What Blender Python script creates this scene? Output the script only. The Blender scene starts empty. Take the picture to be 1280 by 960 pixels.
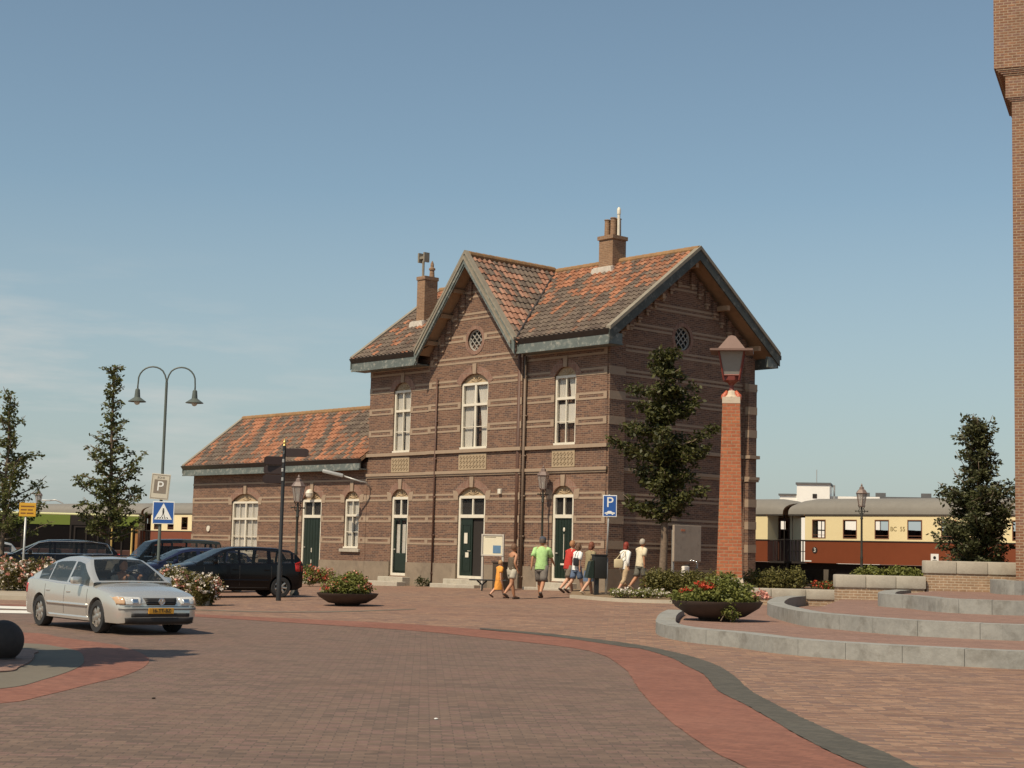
import bpy, bmesh, math, random
import numpy as np
from mathutils import Vector, Matrix
from mathutils.bvhtree import BVHTree
R = math.radians
random.seed(7); rng = np.random.default_rng(7)
scn = bpy.context.scene
C = scn.collection
# ------------------------------------------------------------------ camera model of the place
F, PITCH, ROLL, HC = 2000.0, 0.10462, 0.02427, 1.65
PSI, K = 0.73672, 1.0755
def ray(px, py):
    a = (px-640)/F; b = -(py-480)/F
    cr, sr = math.cos(ROLL), math.sin(ROLL)
    x = a*cr-b*sr; up = a*sr+b*cr
    cp, sp = math.cos(PITCH), math.sin(PITCH)
    return Vector((x, cp-up*sp, sp+up*cp))
def g(x, y):                                  # the square rises gently towards the station
    return min(max((y-30)/27, 0), 1)*min(max(.022*(x+13), 0), .418)
def gp(px, py, z=None):                       # where a sight line meets the ground (or a level)
    r = ray(px, py); zz = 0 if z is None else z
    for i in range(60):
        t = (zz-HC)/r.z
        if z is not None: break
        zz = .6*zz+.4*g(r.x*t, r.y*t)
    return Vector((r.x*t, r.y*t, zz))
def at(px, py, D):
    r = ray(px, py); t = D/r.y
    return Vector((r.x*t, D, HC+r.z*t))
def gz(x, y, dz=0): return Vector((x, y, g(x, y)+dz))
cam = bpy.data.cameras.new('camera'); co = bpy.data.objects.new('camera', cam); C.objects.link(co)
cam.sensor_width = 36; cam.lens = F/1280*36; cam.clip_end = 3000; cam.clip_start = .3
co.location = (0, 0, HC)
fw = Vector((0, math.cos(PITCH), math.sin(PITCH)))
rx = ray(1640, 480)-ray(640, 480); ry = ray(640, -520)-ray(640, 480)
rx.normalize(); ry.normalize()
co.rotation_euler = Matrix((rx, ry, -fw)).transposed().to_euler()
scn.camera = co
# ------------------------------------------------------------------ object helpers
def tag(o, label=None, cat=None, group=None, kind=None):
    if label: o['label'] = label
    if cat: o['category'] = cat
    if group: o['group'] = group
    if kind: o['kind'] = kind
    return o
def empty(name, loc, rz=0, label=None, cat=None, group=None):
    o = bpy.data.objects.new(name, None); C.objects.link(o)
    o.location = loc; o.rotation_euler = (0, 0, rz)
    o.empty_display_size = .2
    return tag(o, label, cat, group)
def link_mesh(name, me, mat, parent=None, smooth=False, loc=None):
    if mat is not None:
        for m in (mat if isinstance(mat, (list, tuple)) else [mat]): me.materials.append(m)
    if smooth: me.polygons.foreach_set('use_smooth', [True]*len(me.polygons))
    o = bpy.data.objects.new(name, me); C.objects.link(o)
    if parent: o.parent = parent
    if loc is not None: o.location = loc
    return o
def copy_tree(o, parent=None):
    c = o.copy(); C.objects.link(c)
    if parent: c.parent = parent
    for ch in list(o.children): copy_tree(ch, c)
    return c
class MB:
    def __init__(s): s.v = []; s.f = []; s.m = []
    def add(s, vs, fs, m=0):
        n = len(s.v); s.v += [tuple(p) for p in vs]
        s.f += [tuple(i+n for i in f) for f in fs]; s.m += [m]*len(fs); return s
    def box(s, x0, x1, y0, y1, z0, z1, m=0, M=None):
        vs = [(x, y, z) for z in (z0, z1) for y in (y0, y1) for x in (x0, x1)]
        if M is not None: vs = [M @ Vector(p) for p in vs]
        return s.add(vs, [(0, 2, 3, 1), (4, 5, 7, 6), (0, 1, 5, 4), (2, 6, 7, 3), (0, 4, 6, 2), (1, 3, 7, 5)], m)
    def bev(s, x0, x1, y0, y1, z0, z1, b=.02, m=0, M=None):   # box with chamfered edges
        bm = bmesh.new()
        bmesh.ops.create_cube(bm, size=1)
        for v in bm.verts: v.co = Vector(((x0+x1)/2+v.co.x*(x1-x0), (y0+y1)/2+v.co.y*(y1-y0), (z0+z1)/2+v.co.z*(z1-z0)))
        bmesh.ops.bevel(bm, geom=list(bm.edges), offset=b, segments=2, affect='EDGES', profile=.6)
        bm.verts.index_update()
        vs = [v.co.copy() for v in bm.verts]
        if M is not None: vs = [M @ p for p in vs]
        s.add(vs, [[v.index for v in f.verts] for f in bm.faces], m); bm.free(); return s
    def tube(s, pts, r, n=8, m=0, cap=True):
        pts = [Vector(p) for p in pts]
        rs = r if isinstance(r, (list, tuple)) else [r]*len(pts)
        base = len(s.v); up = None
        for i, p in enumerate(pts):
            d = (pts[min(i+1, len(pts)-1)]-pts[max(i-1, 0)]).normalized()
            if up is None:
                up = Vector((0, 0, 1)) if abs(d.z) < .9 else Vector((1, 0, 0))
            a = d.cross(up).normalized(); b = a.cross(d).normalized(); up = b
            rr = rs[i]; ra, rb = rr if isinstance(rr, tuple) else (rr, rr)
            for k in range(n):
                t = 2*math.pi*k/n
                s.v.append(tuple(p+a*math.cos(t)*ra+b*math.sin(t)*rb))
        for i in range(len(pts)-1):
            for k in range(n):
                q = base+i*n; s.f.append((q+k, q+(k+1) % n, q+n+(k+1) % n, q+n+k)); s.m.append(m)
        if cap:
            s.f.append(tuple(base+k for k in range(n))[::-1]); s.m.append(m)
            q = base+(len(pts)-1)*n; s.f.append(tuple(q+k for k in range(n))); s.m.append(m)
        return s
    def lathe(s, prof, c=(0, 0, 0), n=16, m=0, ang=0, cap=True, axis='z'):
        base = len(s.v)
        for r, z in prof:
            for k in range(n):
                t = 2*math.pi*k/n+ang
                p = (r*math.cos(t), r*math.sin(t), z)
                if axis == 'y': p = (p[0], p[2], p[1])
                if axis == 'x': p = (p[2], p[0], p[1])
                s.v.append((c[0]+p[0], c[1]+p[1], c[2]+p[2]))
        for i in range(len(prof)-1):
            for k in range(n):
                q = base+i*n
                s.f.append((q+k, q+(k+1) % n, q+n+(k+1) % n, q+n+k)); s.m.append(m)
        if cap:
            s.f.append(tuple(base+k for k in range(n))[::-1]); s.m.append(m)
            q = base+(len(prof)-1)*n; s.f.append(tuple(q+k for k in range(n))); s.m.append(m)
        return s
    def prism(s, poly, ax, a0, a1, m=0, M=None):   # 2-D polygon extruded along x / y / z
        def P(u, v, w): return {'y': (u, w, v), 'x': (w, u, v), 'z': (u, v, w)}[ax]
        n = len(poly)
        vs = [P(u, v, a0) for u, v in poly]+[P(u, v, a1) for u, v in poly]
        if M is not None: vs = [M @ Vector(p) for p in vs]
        fs = [tuple(range(n))[::-1], tuple(range(n, 2*n))]+[(i, (i+1) % n, n+(i+1) % n, n+i) for i in range(n)]
        return s.add(vs, fs, m)
    def sphere(s, c, r, n=12, m=0, sx=1, sy=1, sz=1):
        prof = [(r*math.sin(math.pi*i/n) if 0 < i < n else r*.02, -r*math.cos(math.pi*i/n)) for i in range(n+1)]
        b = len(s.v); s.lathe(prof, (0, 0, 0), n*2 if n < 10 else 20, m)
        for i in range(b, len(s.v)):
            p = s.v[i]; s.v[i] = (c[0]+p[0]*sx, c[1]+p[1]*sy, c[2]+p[2]*sz)
        return s
    def mesh(s, name='mesh', fix=True):
        me = bpy.data.meshes.new(name); me.from_pydata(s.v, [], s.f)
        me.polygons.foreach_set('material_index', s.m)
        if fix:
            bm = bmesh.new(); bm.from_mesh(me); bmesh.ops.recalc_face_normals(bm, faces=bm.faces); bm.to_mesh(me); bm.free()
        me.update(); return me
    def build(s, name, mat, parent=None, smooth=False, fix=True, loc=None):
        return link_mesh(name, s.mesh(name, fix), mat, parent, smooth, loc)
def auto_smooth(o, ang=35):
    me = o.data
    me.polygons.foreach_set('use_smooth', [True]*len(me.polygons))
    bm = bmesh.new(); bm.from_mesh(me)
    for e in bm.edges:
        if len(e.link_faces) == 2 and e.calc_face_angle(0) > R(ang): e.smooth = False
    bm.to_mesh(me); bm.free(); return o
def evaluated(o):
    bpy.context.view_layer.update()
    dg = bpy.context.evaluated_depsgraph_get()
    return bpy.data.meshes.new_from_object(o.evaluated_get(dg))
def boolean(o, cutter_mb, op='DIFFERENCE'):
    cme = cutter_mb.mesh('cutter'); cu = bpy.data.objects.new('cutter', cme); C.objects.link(cu)
    keep_parent = o.parent; o.parent = None
    m = o.modifiers.new('b', 'BOOLEAN'); m.object = cu; m.operation = op; m.solver = 'EXACT'
    me = evaluated(o); o.modifiers.clear(); old = o.data; o.data = me
    bpy.data.objects.remove(cu); o.parent = keep_parent; return o
def text_mesh(body, size, depth=.004):
    cu = bpy.data.curves.new('t', 'FONT'); cu.body = body; cu.size = size; cu.extrude = depth/2
    cu.align_x = 'CENTER'; cu.align_y = 'CENTER'
    o = bpy.data.objects.new('t', cu); C.objects.link(o)
    me = evaluated(o); bpy.data.objects.remove(o); return me
def text(name, body, size, mat, parent, loc, rot=(R(90), 0, 0), depth=.004, sx=1, bold=0):
    me = text_mesh(body, size, depth)
    o = link_mesh(name, me, mat, parent); o.location = loc; o.rotation_euler = rot; o.scale = (sx, 1, 1)
    return o
# ------------------------------------------------------------------ materials
MATS = {}
def nodes(name):
    m = bpy.data.materials.new(name); m.use_nodes = True
    nt = m.node_tree; b = nt.nodes['Principled BSDF']; return m, nt, b
def N(nt, t, **kw):
    n = nt.nodes.new(t)
    for k, v in kw.items():
        if k in n.inputs.keys() if hasattr(n.inputs, 'keys') else False: n.inputs[k].default_value = v
        else: setattr(n, k, v)
    return n
def L(nt, a, b): nt.links.new(a, b)
def mathn(nt, op, a, b=None, c=None):
    n = nt.nodes.new('ShaderNodeMath'); n.operation = op
    for i, x in enumerate((a, b, c)):
        if x is None: continue
        if hasattr(x, 'is_linked') or hasattr(x, 'links'): nt.links.new(x, n.inputs[i])
        else: n.inputs[i].default_value = x
    return n.outputs[0]
def mixc(nt, fac, a, b, mode='MIX'):
    n = nt.nodes.new('ShaderNodeMix'); n.data_type = 'RGBA'; n.blend_type = mode
    for i, x in ((0, fac), (6, a), (7, b)):
        if hasattr(x, 'links'): nt.links.new(x, n.inputs[i])
        elif isinstance(x, (tuple, list)): n.inputs[i].default_value = (*x[:3], 1)
        else: n.inputs[i].default_value = x
    return n.outputs[2]
def ramp(nt, x, a, b, lo=0, hi=1):
    n = nt.nodes.new('ShaderNodeMapRange'); L(nt, x, n.inputs[0])
    n.inputs[1].default_value = a; n.inputs[2].default_value = b; n.inputs[3].default_value = lo; n.inputs[4].default_value = hi
    return n.outputs[0]
def noise(nt, vec, scale, detail=4, rough=.55):
    n = nt.nodes.new('ShaderNodeTexNoise'); n.inputs['Scale'].default_value = scale
    n.inputs['Detail'].default_value = detail; n.inputs['Roughness'].default_value = rough
    if vec is not None: L(nt, vec, n.inputs['Vector'])
    return n.outputs[0]
def objco(nt): return nt.nodes.new('ShaderNodeTexCoord').outputs['Object']
def plain(name, col, rough=.6, var=.15, scale=6, metal=0, bump=.0, spec=None, coat=0, dirt=None):
    if name in MATS: return MATS[name]
    m, nt, b = nodes(name); v = objco(nt)
    n1 = noise(nt, v, scale, 5, .65); n2 = noise(nt, v, scale*.17, 2)
    f = mathn(nt, 'ADD', mathn(nt, 'MULTIPLY', n1, .6), mathn(nt, 'MULTIPLY', n2, .4))
    lo = tuple(c*(1-var) for c in col); hi = tuple(min(1, c*(1+var)) for c in col)
    c = mixc(nt, ramp(nt, f, .3, .7), lo, hi)
    if dirt:
        d = ramp(nt, noise(nt, v, dirt[1], 6, .7), .52, .68)
        c = mixc(nt, mathn(nt, 'MULTIPLY', d, dirt[2]), c, dirt[0])
    L(nt, c, b.inputs['Base Color'])
    b.inputs['Roughness'].default_value = rough; b.inputs['Metallic'].default_value = metal
    if spec is not None: b.inputs['Specular IOR Level'].default_value = spec
    if coat: b.inputs['Coat Weight'].default_value = coat; b.inputs['Coat Roughness'].default_value = .04
    if bump:
        bp = nt.nodes.new('ShaderNodeBump'); bp.inputs['Strength'].default_value = bump; bp.inputs['Distance'].default_value = .02
        L(nt, n1, bp.inputs['Height']); L(nt, bp.outputs[0], b.inputs['Normal'])
    MATS[name] = m; return m
def brick(name, c1, c2, mortar, w=.215, h=.065, ms=.008, stain=(.1, .06, .04), st=.5, wall=True, bump=.6, rough=.85, world=False, rot=0, c3=None):
    if name in MATS: return MATS[name]
    m, nt, b = nodes(name); v = objco(nt)
    sep = nt.nodes.new('ShaderNodeSeparateXYZ'); L(nt, v, sep.inputs[0])
    cb = nt.nodes.new('ShaderNodeCombineXYZ')
    if wall:
        L(nt, mathn(nt, 'ADD', sep.outputs[0], sep.outputs[1]), cb.inputs[0]); L(nt, sep.outputs[2], cb.inputs[1])
        vec = cb.outputs[0]
    else:
        mp = nt.nodes.new('ShaderNodeMapping'); mp.inputs['Rotation'].default_value = (0, 0, R(rot)); L(nt, v, mp.inputs[0]); vec = mp.outputs[0]
    bt = nt.nodes.new('ShaderNodeTexBrick'); L(nt, vec, bt.inputs['Vector'])
    bt.inputs['Scale'].default_value = 1; bt.inputs['Brick Width'].default_value = w; bt.inputs['Row Height'].default_value = h
    bt.inputs['Mortar Size'].default_value = ms; bt.inputs['Mortar Smooth'].default_value = .1
    bt.inputs['Color1'].default_value = (*c1, 1); bt.inputs['Color2'].default_value = (*c2, 1); bt.inputs['Mortar'].default_value = (*mortar, 1)
    c = bt.outputs['Color']
    # a second, independent per-brick tint
    sp = nt.nodes.new('ShaderNodeSeparateXYZ'); L(nt, vec, sp.inputs[0])
    row = mathn(nt, 'FLOOR', mathn(nt, 'DIVIDE', sp.outputs[1], h))
    off = mathn(nt, 'MULTIPLY', mathn(nt, 'MODULO', row, 2), w*.5)
    colm = mathn(nt, 'FLOOR', mathn(nt, 'DIVIDE', mathn(nt, 'ADD', sp.outputs[0], off), w))
    c2b = nt.nodes.new('ShaderNodeCombineXYZ'); L(nt, row, c2b.inputs[0]); L(nt, colm, c2b.inputs[1])
    wn = nt.nodes.new('ShaderNodeTexWhiteNoise'); L(nt, c2b.outputs[0], wn.inputs['Vector'])
    if c3: c = mixc(nt, mathn(nt, 'MULTIPLY', ramp(nt, wn.outputs[0], .72, .8), mathn(nt, 'SUBTRACT', 1, bt.outputs['Fac'])), c, c3)
    big = noise(nt, v, .35 if not wall else .6, 6, .65)
    fine = noise(nt, v, 9, 5, .7)
    c = mixc(nt, mathn(nt, 'MULTIPLY', ramp(nt, big, .48, .72), st), c, stain)
    if not wall:      # worn patches, tyre-dark drift and dropped stains
        lg = noise(nt, v, .16, 5, .6); c = mixc(nt, mathn(nt, 'MULTIPLY', ramp(nt, lg, .46, .62), .30), c, tuple(x*1.45 for x in c1))
        sp1 = noise(nt, v, 2.3, 3, .5); c = mixc(nt, mathn(nt, 'MULTIPLY', ramp(nt, sp1, .66, .74), .45), c, tuple(x*.5 for x in c1))
        mp2 = nt.nodes.new('ShaderNodeMapping'); mp2.inputs['Rotation'].default_value = (0, 0, R(-28)); mp2.inputs['Scale'].default_value = (.12, 1.1, 1); L(nt, v, mp2.inputs[0])
        tr1 = noise(nt, mp2.outputs[0], 1.0, 4, .6); c = mixc(nt, mathn(nt, 'MULTIPLY', ramp(nt, tr1, .52, .68), .28), c, tuple(x*.62 for x in c1))
    g2 = ramp(nt, fine, .3, .75, .80, 1.18)
    mm = nt.nodes.new('ShaderNodeVectorMath'); mm.operation = 'SCALE'; L(nt, c, mm.inputs[0]); L(nt, g2, mm.inputs['Scale'])
    L(nt, mm.outputs[0], b.inputs['Base Color']); b.inputs['Roughness'].default_value = rough
    bp = nt.nodes.new('ShaderNodeBump'); bp.inputs['Strength'].default_value = bump; bp.inputs['Distance'].default_value = .012; bp.invert = True
    hh = mathn(nt, 'ADD', bt.outputs['Fac'], mathn(nt, 'MULTIPLY', fine, .5))
    L(nt, hh, bp.inputs['Height']); L(nt, bp.outputs[0], b.inputs['Normal'])
    MATS[name] = m; return m
def tile_mat(name, bias, seed, slant=0.0, ocol=((.21, .085, .042), (.36, .155, .082)), wnf=.34):
    m, nt, b = nodes(name)
    uv = nt.nodes.new('ShaderNodeUVMap').outputs[0]
    sp = nt.nodes.new('ShaderNodeSeparateXYZ'); L(nt, uv, sp.inputs[0])
    cu = mathn(nt, 'FLOOR', mathn(nt, 'DIVIDE', sp.outputs[0], .24)); cv = mathn(nt, 'FLOOR', mathn(nt, 'DIVIDE', sp.outputs[1], .32))
    cb = nt.nodes.new('ShaderNodeCombineXYZ'); L(nt, cu, cb.inputs[0]); L(nt, cv, cb.inputs[1]); cb.inputs[2].default_value = seed
    wn = nt.nodes.new('ShaderNodeTexWhiteNoise'); L(nt, cb.outputs[0], wn.inputs['Vector'])
    c2 = nt.nodes.new('ShaderNodeCombineXYZ')
    L(nt, mathn(nt, 'MULTIPLY', mathn(nt, 'ADD', cu, mathn(nt, 'MULTIPLY', cv, slant)), .42), c2.inputs[0]); L(nt, mathn(nt, 'MULTIPLY', cv, .09), c2.inputs[1]); c2.inputs[2].default_value = seed*3.7
    st = noise(nt, c2.outputs[0], 1.0, 3, .6)
    vfall = mathn(nt, 'MULTIPLY', sp.outputs[1], bias[1])
    f = mathn(nt, 'ADD', mathn(nt, 'ADD', mathn(nt, 'MULTIPLY', wn.outputs[0], wnf), st), vfall)
    f = ramp(nt, f, bias[0], bias[0]+.06)
    w2 = nt.nodes.new('ShaderNodeTexWhiteNoise'); cb2 = nt.nodes.new('ShaderNodeCombineXYZ'); L(nt, cu, cb2.inputs[0]); L(nt, cv, cb2.inputs[1]); cb2.inputs[2].default_value = seed+9
    L(nt, cb2.outputs[0], w2.inputs['Vector'])
    orange = mixc(nt, w2.outputs[0], ocol[0], ocol[1])
    grey = mixc(nt, w2.outputs[0], (.080, .056, .042), (.145, .108, .080))
    c = mixc(nt, f, orange, grey)
    v = objco(nt)
    lich = ramp(nt, noise(nt, v, 3.2, 6, .75), .56, .7)
    c = mixc(nt, mathn(nt, 'MULTIPLY', lich, .55), c, (.22, .19, .12))
    L(nt, c, b.inputs['Base Color']); b.inputs['Roughness'].default_value = .85
    bp = nt.nodes.new('ShaderNodeBump'); bp.inputs['Strength'].default_value = .5; bp.inputs['Distance'].default_value = .02
    L(nt, noise(nt, v, 14, 4, .7), bp.inputs['Height']); L(nt, bp.outputs[0], b.inputs['Normal'])
    return m
def leaf_mat(name, lo, hi, trans=.25):
    m, nt, b = nodes(name)
    gi = nt.nodes.new('ShaderNodeNewGeometry')
    v = objco(nt)
    n = nt.nodes.new('ShaderNodeTexWhiteNoise'); n.noise_dimensions = '1D'; L(nt, gi.outputs['Random Per Island'], n.inputs['W'])
    c = mixc(nt, mathn(nt, 'ADD', mathn(nt, 'MULTIPLY', n.outputs[0], .7), mathn(nt, 'MULTIPLY', noise(nt, v, 1.6, 2), .3)), lo, hi)
    L(nt, c, b.inputs['Base Color']); b.inputs['Roughness'].default_value = .55; b.inputs['Specular IOR Level'].default_value = .35
    t = nt.nodes.new('ShaderNodeBsdfTranslucent'); L(nt, c, t.inputs[0])
    mx = nt.nodes.new('ShaderNodeMixShader'); mx.inputs[0].default_value = trans
    L(nt, b.outputs[0], mx.inputs[1]); L(nt, t.outputs[0], mx.inputs[2]); L(nt, mx.outputs[0], nt.nodes['Material Output'].inputs[0])
    return m
def glass_mat(name, tint=(.02, .025, .03), alpha=.55, rough=.03):
    m, nt, b = nodes(name)
    b.inputs['Base Color'].default_value = (*tint, 1); b.inputs['Roughness'].default_value = rough
    tr = nt.nodes.new('ShaderNodeBsdfTransparent'); mx = nt.nodes.new('ShaderNodeMixShader')
    fr = nt.nodes.new('ShaderNodeLayerWeight'); fr.inputs[0].default_value = .5
    L(nt, mathn(nt, 'ADD', mathn(nt, 'MULTIPLY', mathn(nt, 'POWER', fr.outputs['Facing'], 3), .5*alpha), 1-alpha), mx.inputs[0])
    L(nt, tr.outputs[0], mx.inputs[1]); L(nt, b.outputs[0], mx.inputs[2]); L(nt, mx.outputs[0], nt.nodes['Material Output'].inputs[0])
    return m
M_white = plain('white_paint', (.66, .61, .50), .5, .06, 5, dirt=((.42, .36, .26), 7, .35))
M_black = plain('black_metal', (.018, .018, .018), .45, .2, 8)
M_dgreen = plain('dark_green_paint', (.012, .022, .014), .4, .2, 4)
M_steel = plain('galvanised_steel', (.42, .42, .40), .45, .12, 12, metal=.4)
M_grey = plain('blue_grey_paint', (.115, .135, .125), .6, .22, 3, dirt=((.42, .40, .34), 6, .6))
M_gutter = plain('dark_gutter_paint', (.045, .037, .032), .5, .3, 3)
M_buff = plain('buff_stone', (.315, .232, .162), .85, .16, 5, bump=.3, dirt=((.25, .18, .12), 5, .5))
M_render = plain('grey_cement_render', (.225, .175, .125), .9, .22, 2.2, bump=.4, dirt=((.13, .10, .075), 1.8, .6))
M_bluestone = plain('grey_blue_stone', (.255, .252, .228), .8, .20, 7, bump=.5, dirt=((.11, .10, .08), 1.7, .55))
M_granite = plain('pale_granite', (.40, .36, .29), .85, .14, 22, bump=.3, dirt=((.25, .21, .16), 1.6, .5))
M_brick = brick('station_brick', (.125, .063, .040), (.205, .107, .067), (.27, .19, .13), stain=(.105, .058, .040), st=.5, c3=(.095, .052, .04))
M_arch = brick('arch_brick', (.20, .10, .07), (.26, .14, .098), (.3, .23, .17), w=.08, h=.3, stain=(.2, .11, .08))
M_redbrick = brick('orange_red_brick', (.30, .085, .034), (.40, .13, .054), (.31, .185, .105), w=.27, h=.105, ms=.014, stain=(.36, .12, .06), st=.4, c3=(.36, .11, .05))
M_tower = brick('tower_brick', (.165, .072, .036), (.255, .12, .062), (.33, .24, .16), w=.22, h=.078, ms=.012, stain=(.2, .13, .09), st=.5, c3=(.20, .10, .07))
M_wallbrick = brick('low_wall_brick', (.30, .19, .11), (.38, .25, .15), (.48, .38, .27), w=.22, h=.075, ms=.012, stain=(.2, .14, .09), st=.5)
M_chimney = brick('chimney_brick', (.20, .11, .062), (.28, .16, .09), (.32, .23, .15), stain=(.20, .12, .06), st=.6)
M_plaza = brick('plaza_clinkers', (.175, .092, .060), (.335, .200, .125), (.17, .125, .085), w=.26, h=.085, ms=.006, stain=(.19, .13, .095), st=.45, wall=False, bump=.5, rot=4, c3=(.155, .09, .072))
M_road = brick('road_clinkers', (.108, .072, .053), (.180, .118, .083), (.085, .060, .045), w=.21, h=.105, ms=.006, stain=(.165, .098, .068), st=.5, wall=False, bump=.4, rot=-3, c3=(.175, .105, .082))
M_redpave = brick('red_clinkers', (.175, .068, .043), (.235, .096, .060), (.14, .06, .038), w=.21, h=.10, ms=.005, stain=(.27, .13, .09), st=.4, wall=False, bump=.35, rot=35)
M_darkpave = brick('dark_grey_clinkers', (.062, .056, .042), (.092, .082, .062), (.045, .04, .032), w=.21, h=.10, ms=.005, stain=(.11, .10, .08), st=.4, wall=False, bump=.35, rot=40)
M_concpave = plain('grey_concrete_paving', (.13, .112, .083), .9, .15, 4, bump=.2)
M_terr = brick('terrace_clinkers', (.18, .105, .078), (.275, .165, .12), (.2, .12, .09), w=.21, h=.08, ms=.006, stain=(.21, .12, .09), st=.4, wall=False, bump=.5, rot=8)
M_earth = plain('bare_earth', (.20, .135, .075), .95, .3, 3, bump=.6)
M_trunk = plain('bark', (.16, .115, .08), .9, .35, 12, bump=.8)
M_glass = glass_mat('window_glass', alpha=.93)
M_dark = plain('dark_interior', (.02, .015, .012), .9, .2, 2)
M_curt = plain('curtain_cloth', (.62, .58, .50), .9, .08, 4)
M_tire = plain('tyre_rubber', (.02, .02, .02), .8, .2, 8)
M_alloy = plain('alloy_rim', (.50, .47, .42), .3, .1, 8, metal=.8)
M_chrome = plain('bright_metal', (.75, .75, .72), .15, .05, 8, metal=1)
# ------------------------------------------------------------------ ground, roads, paving
def sheet(name, rows, mat, dz, kind='structure', zf=None):
    n = len(rows[0]); b = MB()
    vs = [((p[0], p[1], (g(p[0], p[1]) if zf is None else zf)+dz)) for r in rows for p in r]
    fs = [(i*n+j, i*n+j+1, (i+1)*n+j+1, (i+1)*n+j) for i in range(len(rows)-1) for j in range(n-1)]
    b.add(vs, fs); o = b.build(name, mat, fix=False)
    me = o.data
    if me.polygons[0].normal.z < 0: me.flip_normals()
    return tag(o, kind=kind)
xs = [-900, -400, -200, -100, -60, -40, -30]+list(range(-24, 25))+[30, 40, 60, 100, 200, 400, 900]
ys = [-40, -10]+list(range(0, 64))+[70, 80, 100, 130, 180, 300, 600, 1500]
sheet('ground', [[(x, y) for x in xs] for y in ys], M_plaza, 0)
def resample(pl, n):
    pl = [Vector((p[0], p[1], 0)) for p in pl]
    # smooth with Catmull-Rom then equal spacing
    q = []
    for i in range(len(pl)-1):
        p0, p1, p2, p3 = pl[max(i-1, 0)], pl[i], pl[i+1], pl[min(i+2, len(pl)-1)]
        for k in range(8):
            t = k/8
            q.append(.5*((2*p1)+(p2-p0)*t+(2*p0-5*p1+4*p2-p3)*t*t+(3*p1-p0-3*p2+p3)*t**3))
    q.append(pl[-1]); d = [0]
    for a, b in zip(q, q[1:]): d.append(d[-1]+(b-a).length)
    out = []; j = 0
    for i in range(n):
        s = d[-1]*i/(n-1)
        while j < len(d)-2 and d[j+1] < s: j += 1
        t = (s-d[j])/max(d[j+1]-d[j], 1e-9); out.append(q[j].lerp(q[j+1], min(t, 1)))
    return out
def strip(name, A, B, mat, dz, n=80, m=5, px=True, jit=0, **k):
    if px: A = [gp(*p) for p in A]; B = [gp(*p) for p in B]
    A = resample(A, n); B = resample(B, n)
    if jit: A = [p+Vector((random.gauss(0, jit), random.gauss(0, jit), 0)) for p in A]; B = [p+Vector((random.gauss(0, jit), random.gauss(0, jit), 0)) for p in B]
    return sheet(name, [[a.lerp(b, j/(m-1)) for j in range(m)] for a, b in zip(A, B)], mat, dz, **k)
red_out = [(-300, 740), (-60, 752), (60, 758), (160, 763), (242, 768), (400, 775), (520, 781), (640, 791), (720, 799), (780, 809), (803, 812), (839, 823), (858, 833), (881, 845), (897, 864), (928, 880), (960, 898), (999, 921), (1046, 945), (1081, 960), (1180, 1005), (1300, 1055)]
red_in = [(-300, 742), (-60, 754), (60, 760), (160, 765), (242, 771), (400, 781), (520, 789), (600, 797), (700, 808), (750, 818), (780, 836), (788, 845), (803, 868), (831, 896), (866, 923), (897, 943), (932, 960), (1000, 995), (1100, 1040)]
gr_out = [(600, 785.5), (680, 792), (740, 799), (780, 804), (811, 809), (858, 819.6), (893, 831), (917, 845), (936, 862.6), (967, 880), (1006, 899.7), (1053, 921), (1108, 942.7), (1143, 960), (1250, 1005), (1400, 1060)]
gr_in = [(600, 787), (680, 795), (740, 803), (780, 809), (803, 812), (839, 823), (858, 833), (881, 845), (897, 864), (928, 880), (960, 898), (999, 921), (1046, 945), (1081, 960), (1180, 1005), (1300, 1055)]
# road: from the inner edge of the red band down to behind the camera
edge = resample([gp(*p) for p in red_in], 90)
rows = []
for p in edge:
    q = Vector((p.x*.12-.5, -6, 0)) if p.x < 2 else Vector((.9+.1*p.x, -6, 0))
    rows.append([p.lerp(q, j/30) for j in range(31)])
sheet('road', rows, M_road, .004)
strip('red_paving_band', red_out, red_in, M_redpave, .008, n=260, jit=.006)
strip('dark_paving_band', gr_out, gr_in, M_darkpave, .012, n=240, jit=.006)
# corner island, lower left
def flat_poly(name, pxs, mat, z, extra=[]):
    pts = [gp(*p, z=0) for p in pxs]
    pts = [(p.x, p.y) for p in pts]
    sm = resample(pts, 60); sm = [(p.x, p.y) for p in sm]+list(extra)
    b = MB(); b.prism(sm, 'z', -.02, z); return tag(b.build(name, mat), kind='structure')
flat_poly('corner_red_paving', [(-160, 884), (0, 880), (56, 870), (112, 856), (159, 844), (184, 831), (182, 820), (150, 808), (112, 802), (75, 797), (30, 791), (-160, 787)], M_redpave, .008, [(-16, 26), (-14, 17)])
flat_poly('corner_grey_paving', [(-160, 868), (0, 862), (56, 850), (94, 837), (105, 827), (98, 815), (70, 809), (30, 805), (-160, 801)], M_concpave, .013, [(-14, 24), (-12, 18)])
flat_poly('corner_paving', [(-160, 847), (0, 842), (24, 836), (39, 828), (42, 820), (30, 814), (-160, 811)], M_terr, .03, [(-14, 22.8), (-12, 18.6)])
# thin concrete line marking the parking bay edge across the square
strip('paving_seam', [(243, 762), (330, 764.5), (430, 764), (520, 761)], [(243, 763), (330, 765.5), (430, 765), (520, 761.8)], M_concpave, .006, n=40, m=2)
# zebra crossing
M_line = plain('road_paint', (.66, .64, .58), .7, .12, 9, dirt=((.3, .26, .2), 8, .4))
for a, b_ in (((-120, 753.5, 36, 759), (-120, 757, 44, 762.5)), ((-120, 760.5, 40, 764), (-120, 765, 40, 767.5))):
    strip('crossing_stripe', [(a[0], a[1]), (a[2], a[3])], [(b_[0], b_[1]), (b_[2], b_[3])], M_line, .013, n=14, m=3)
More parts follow.
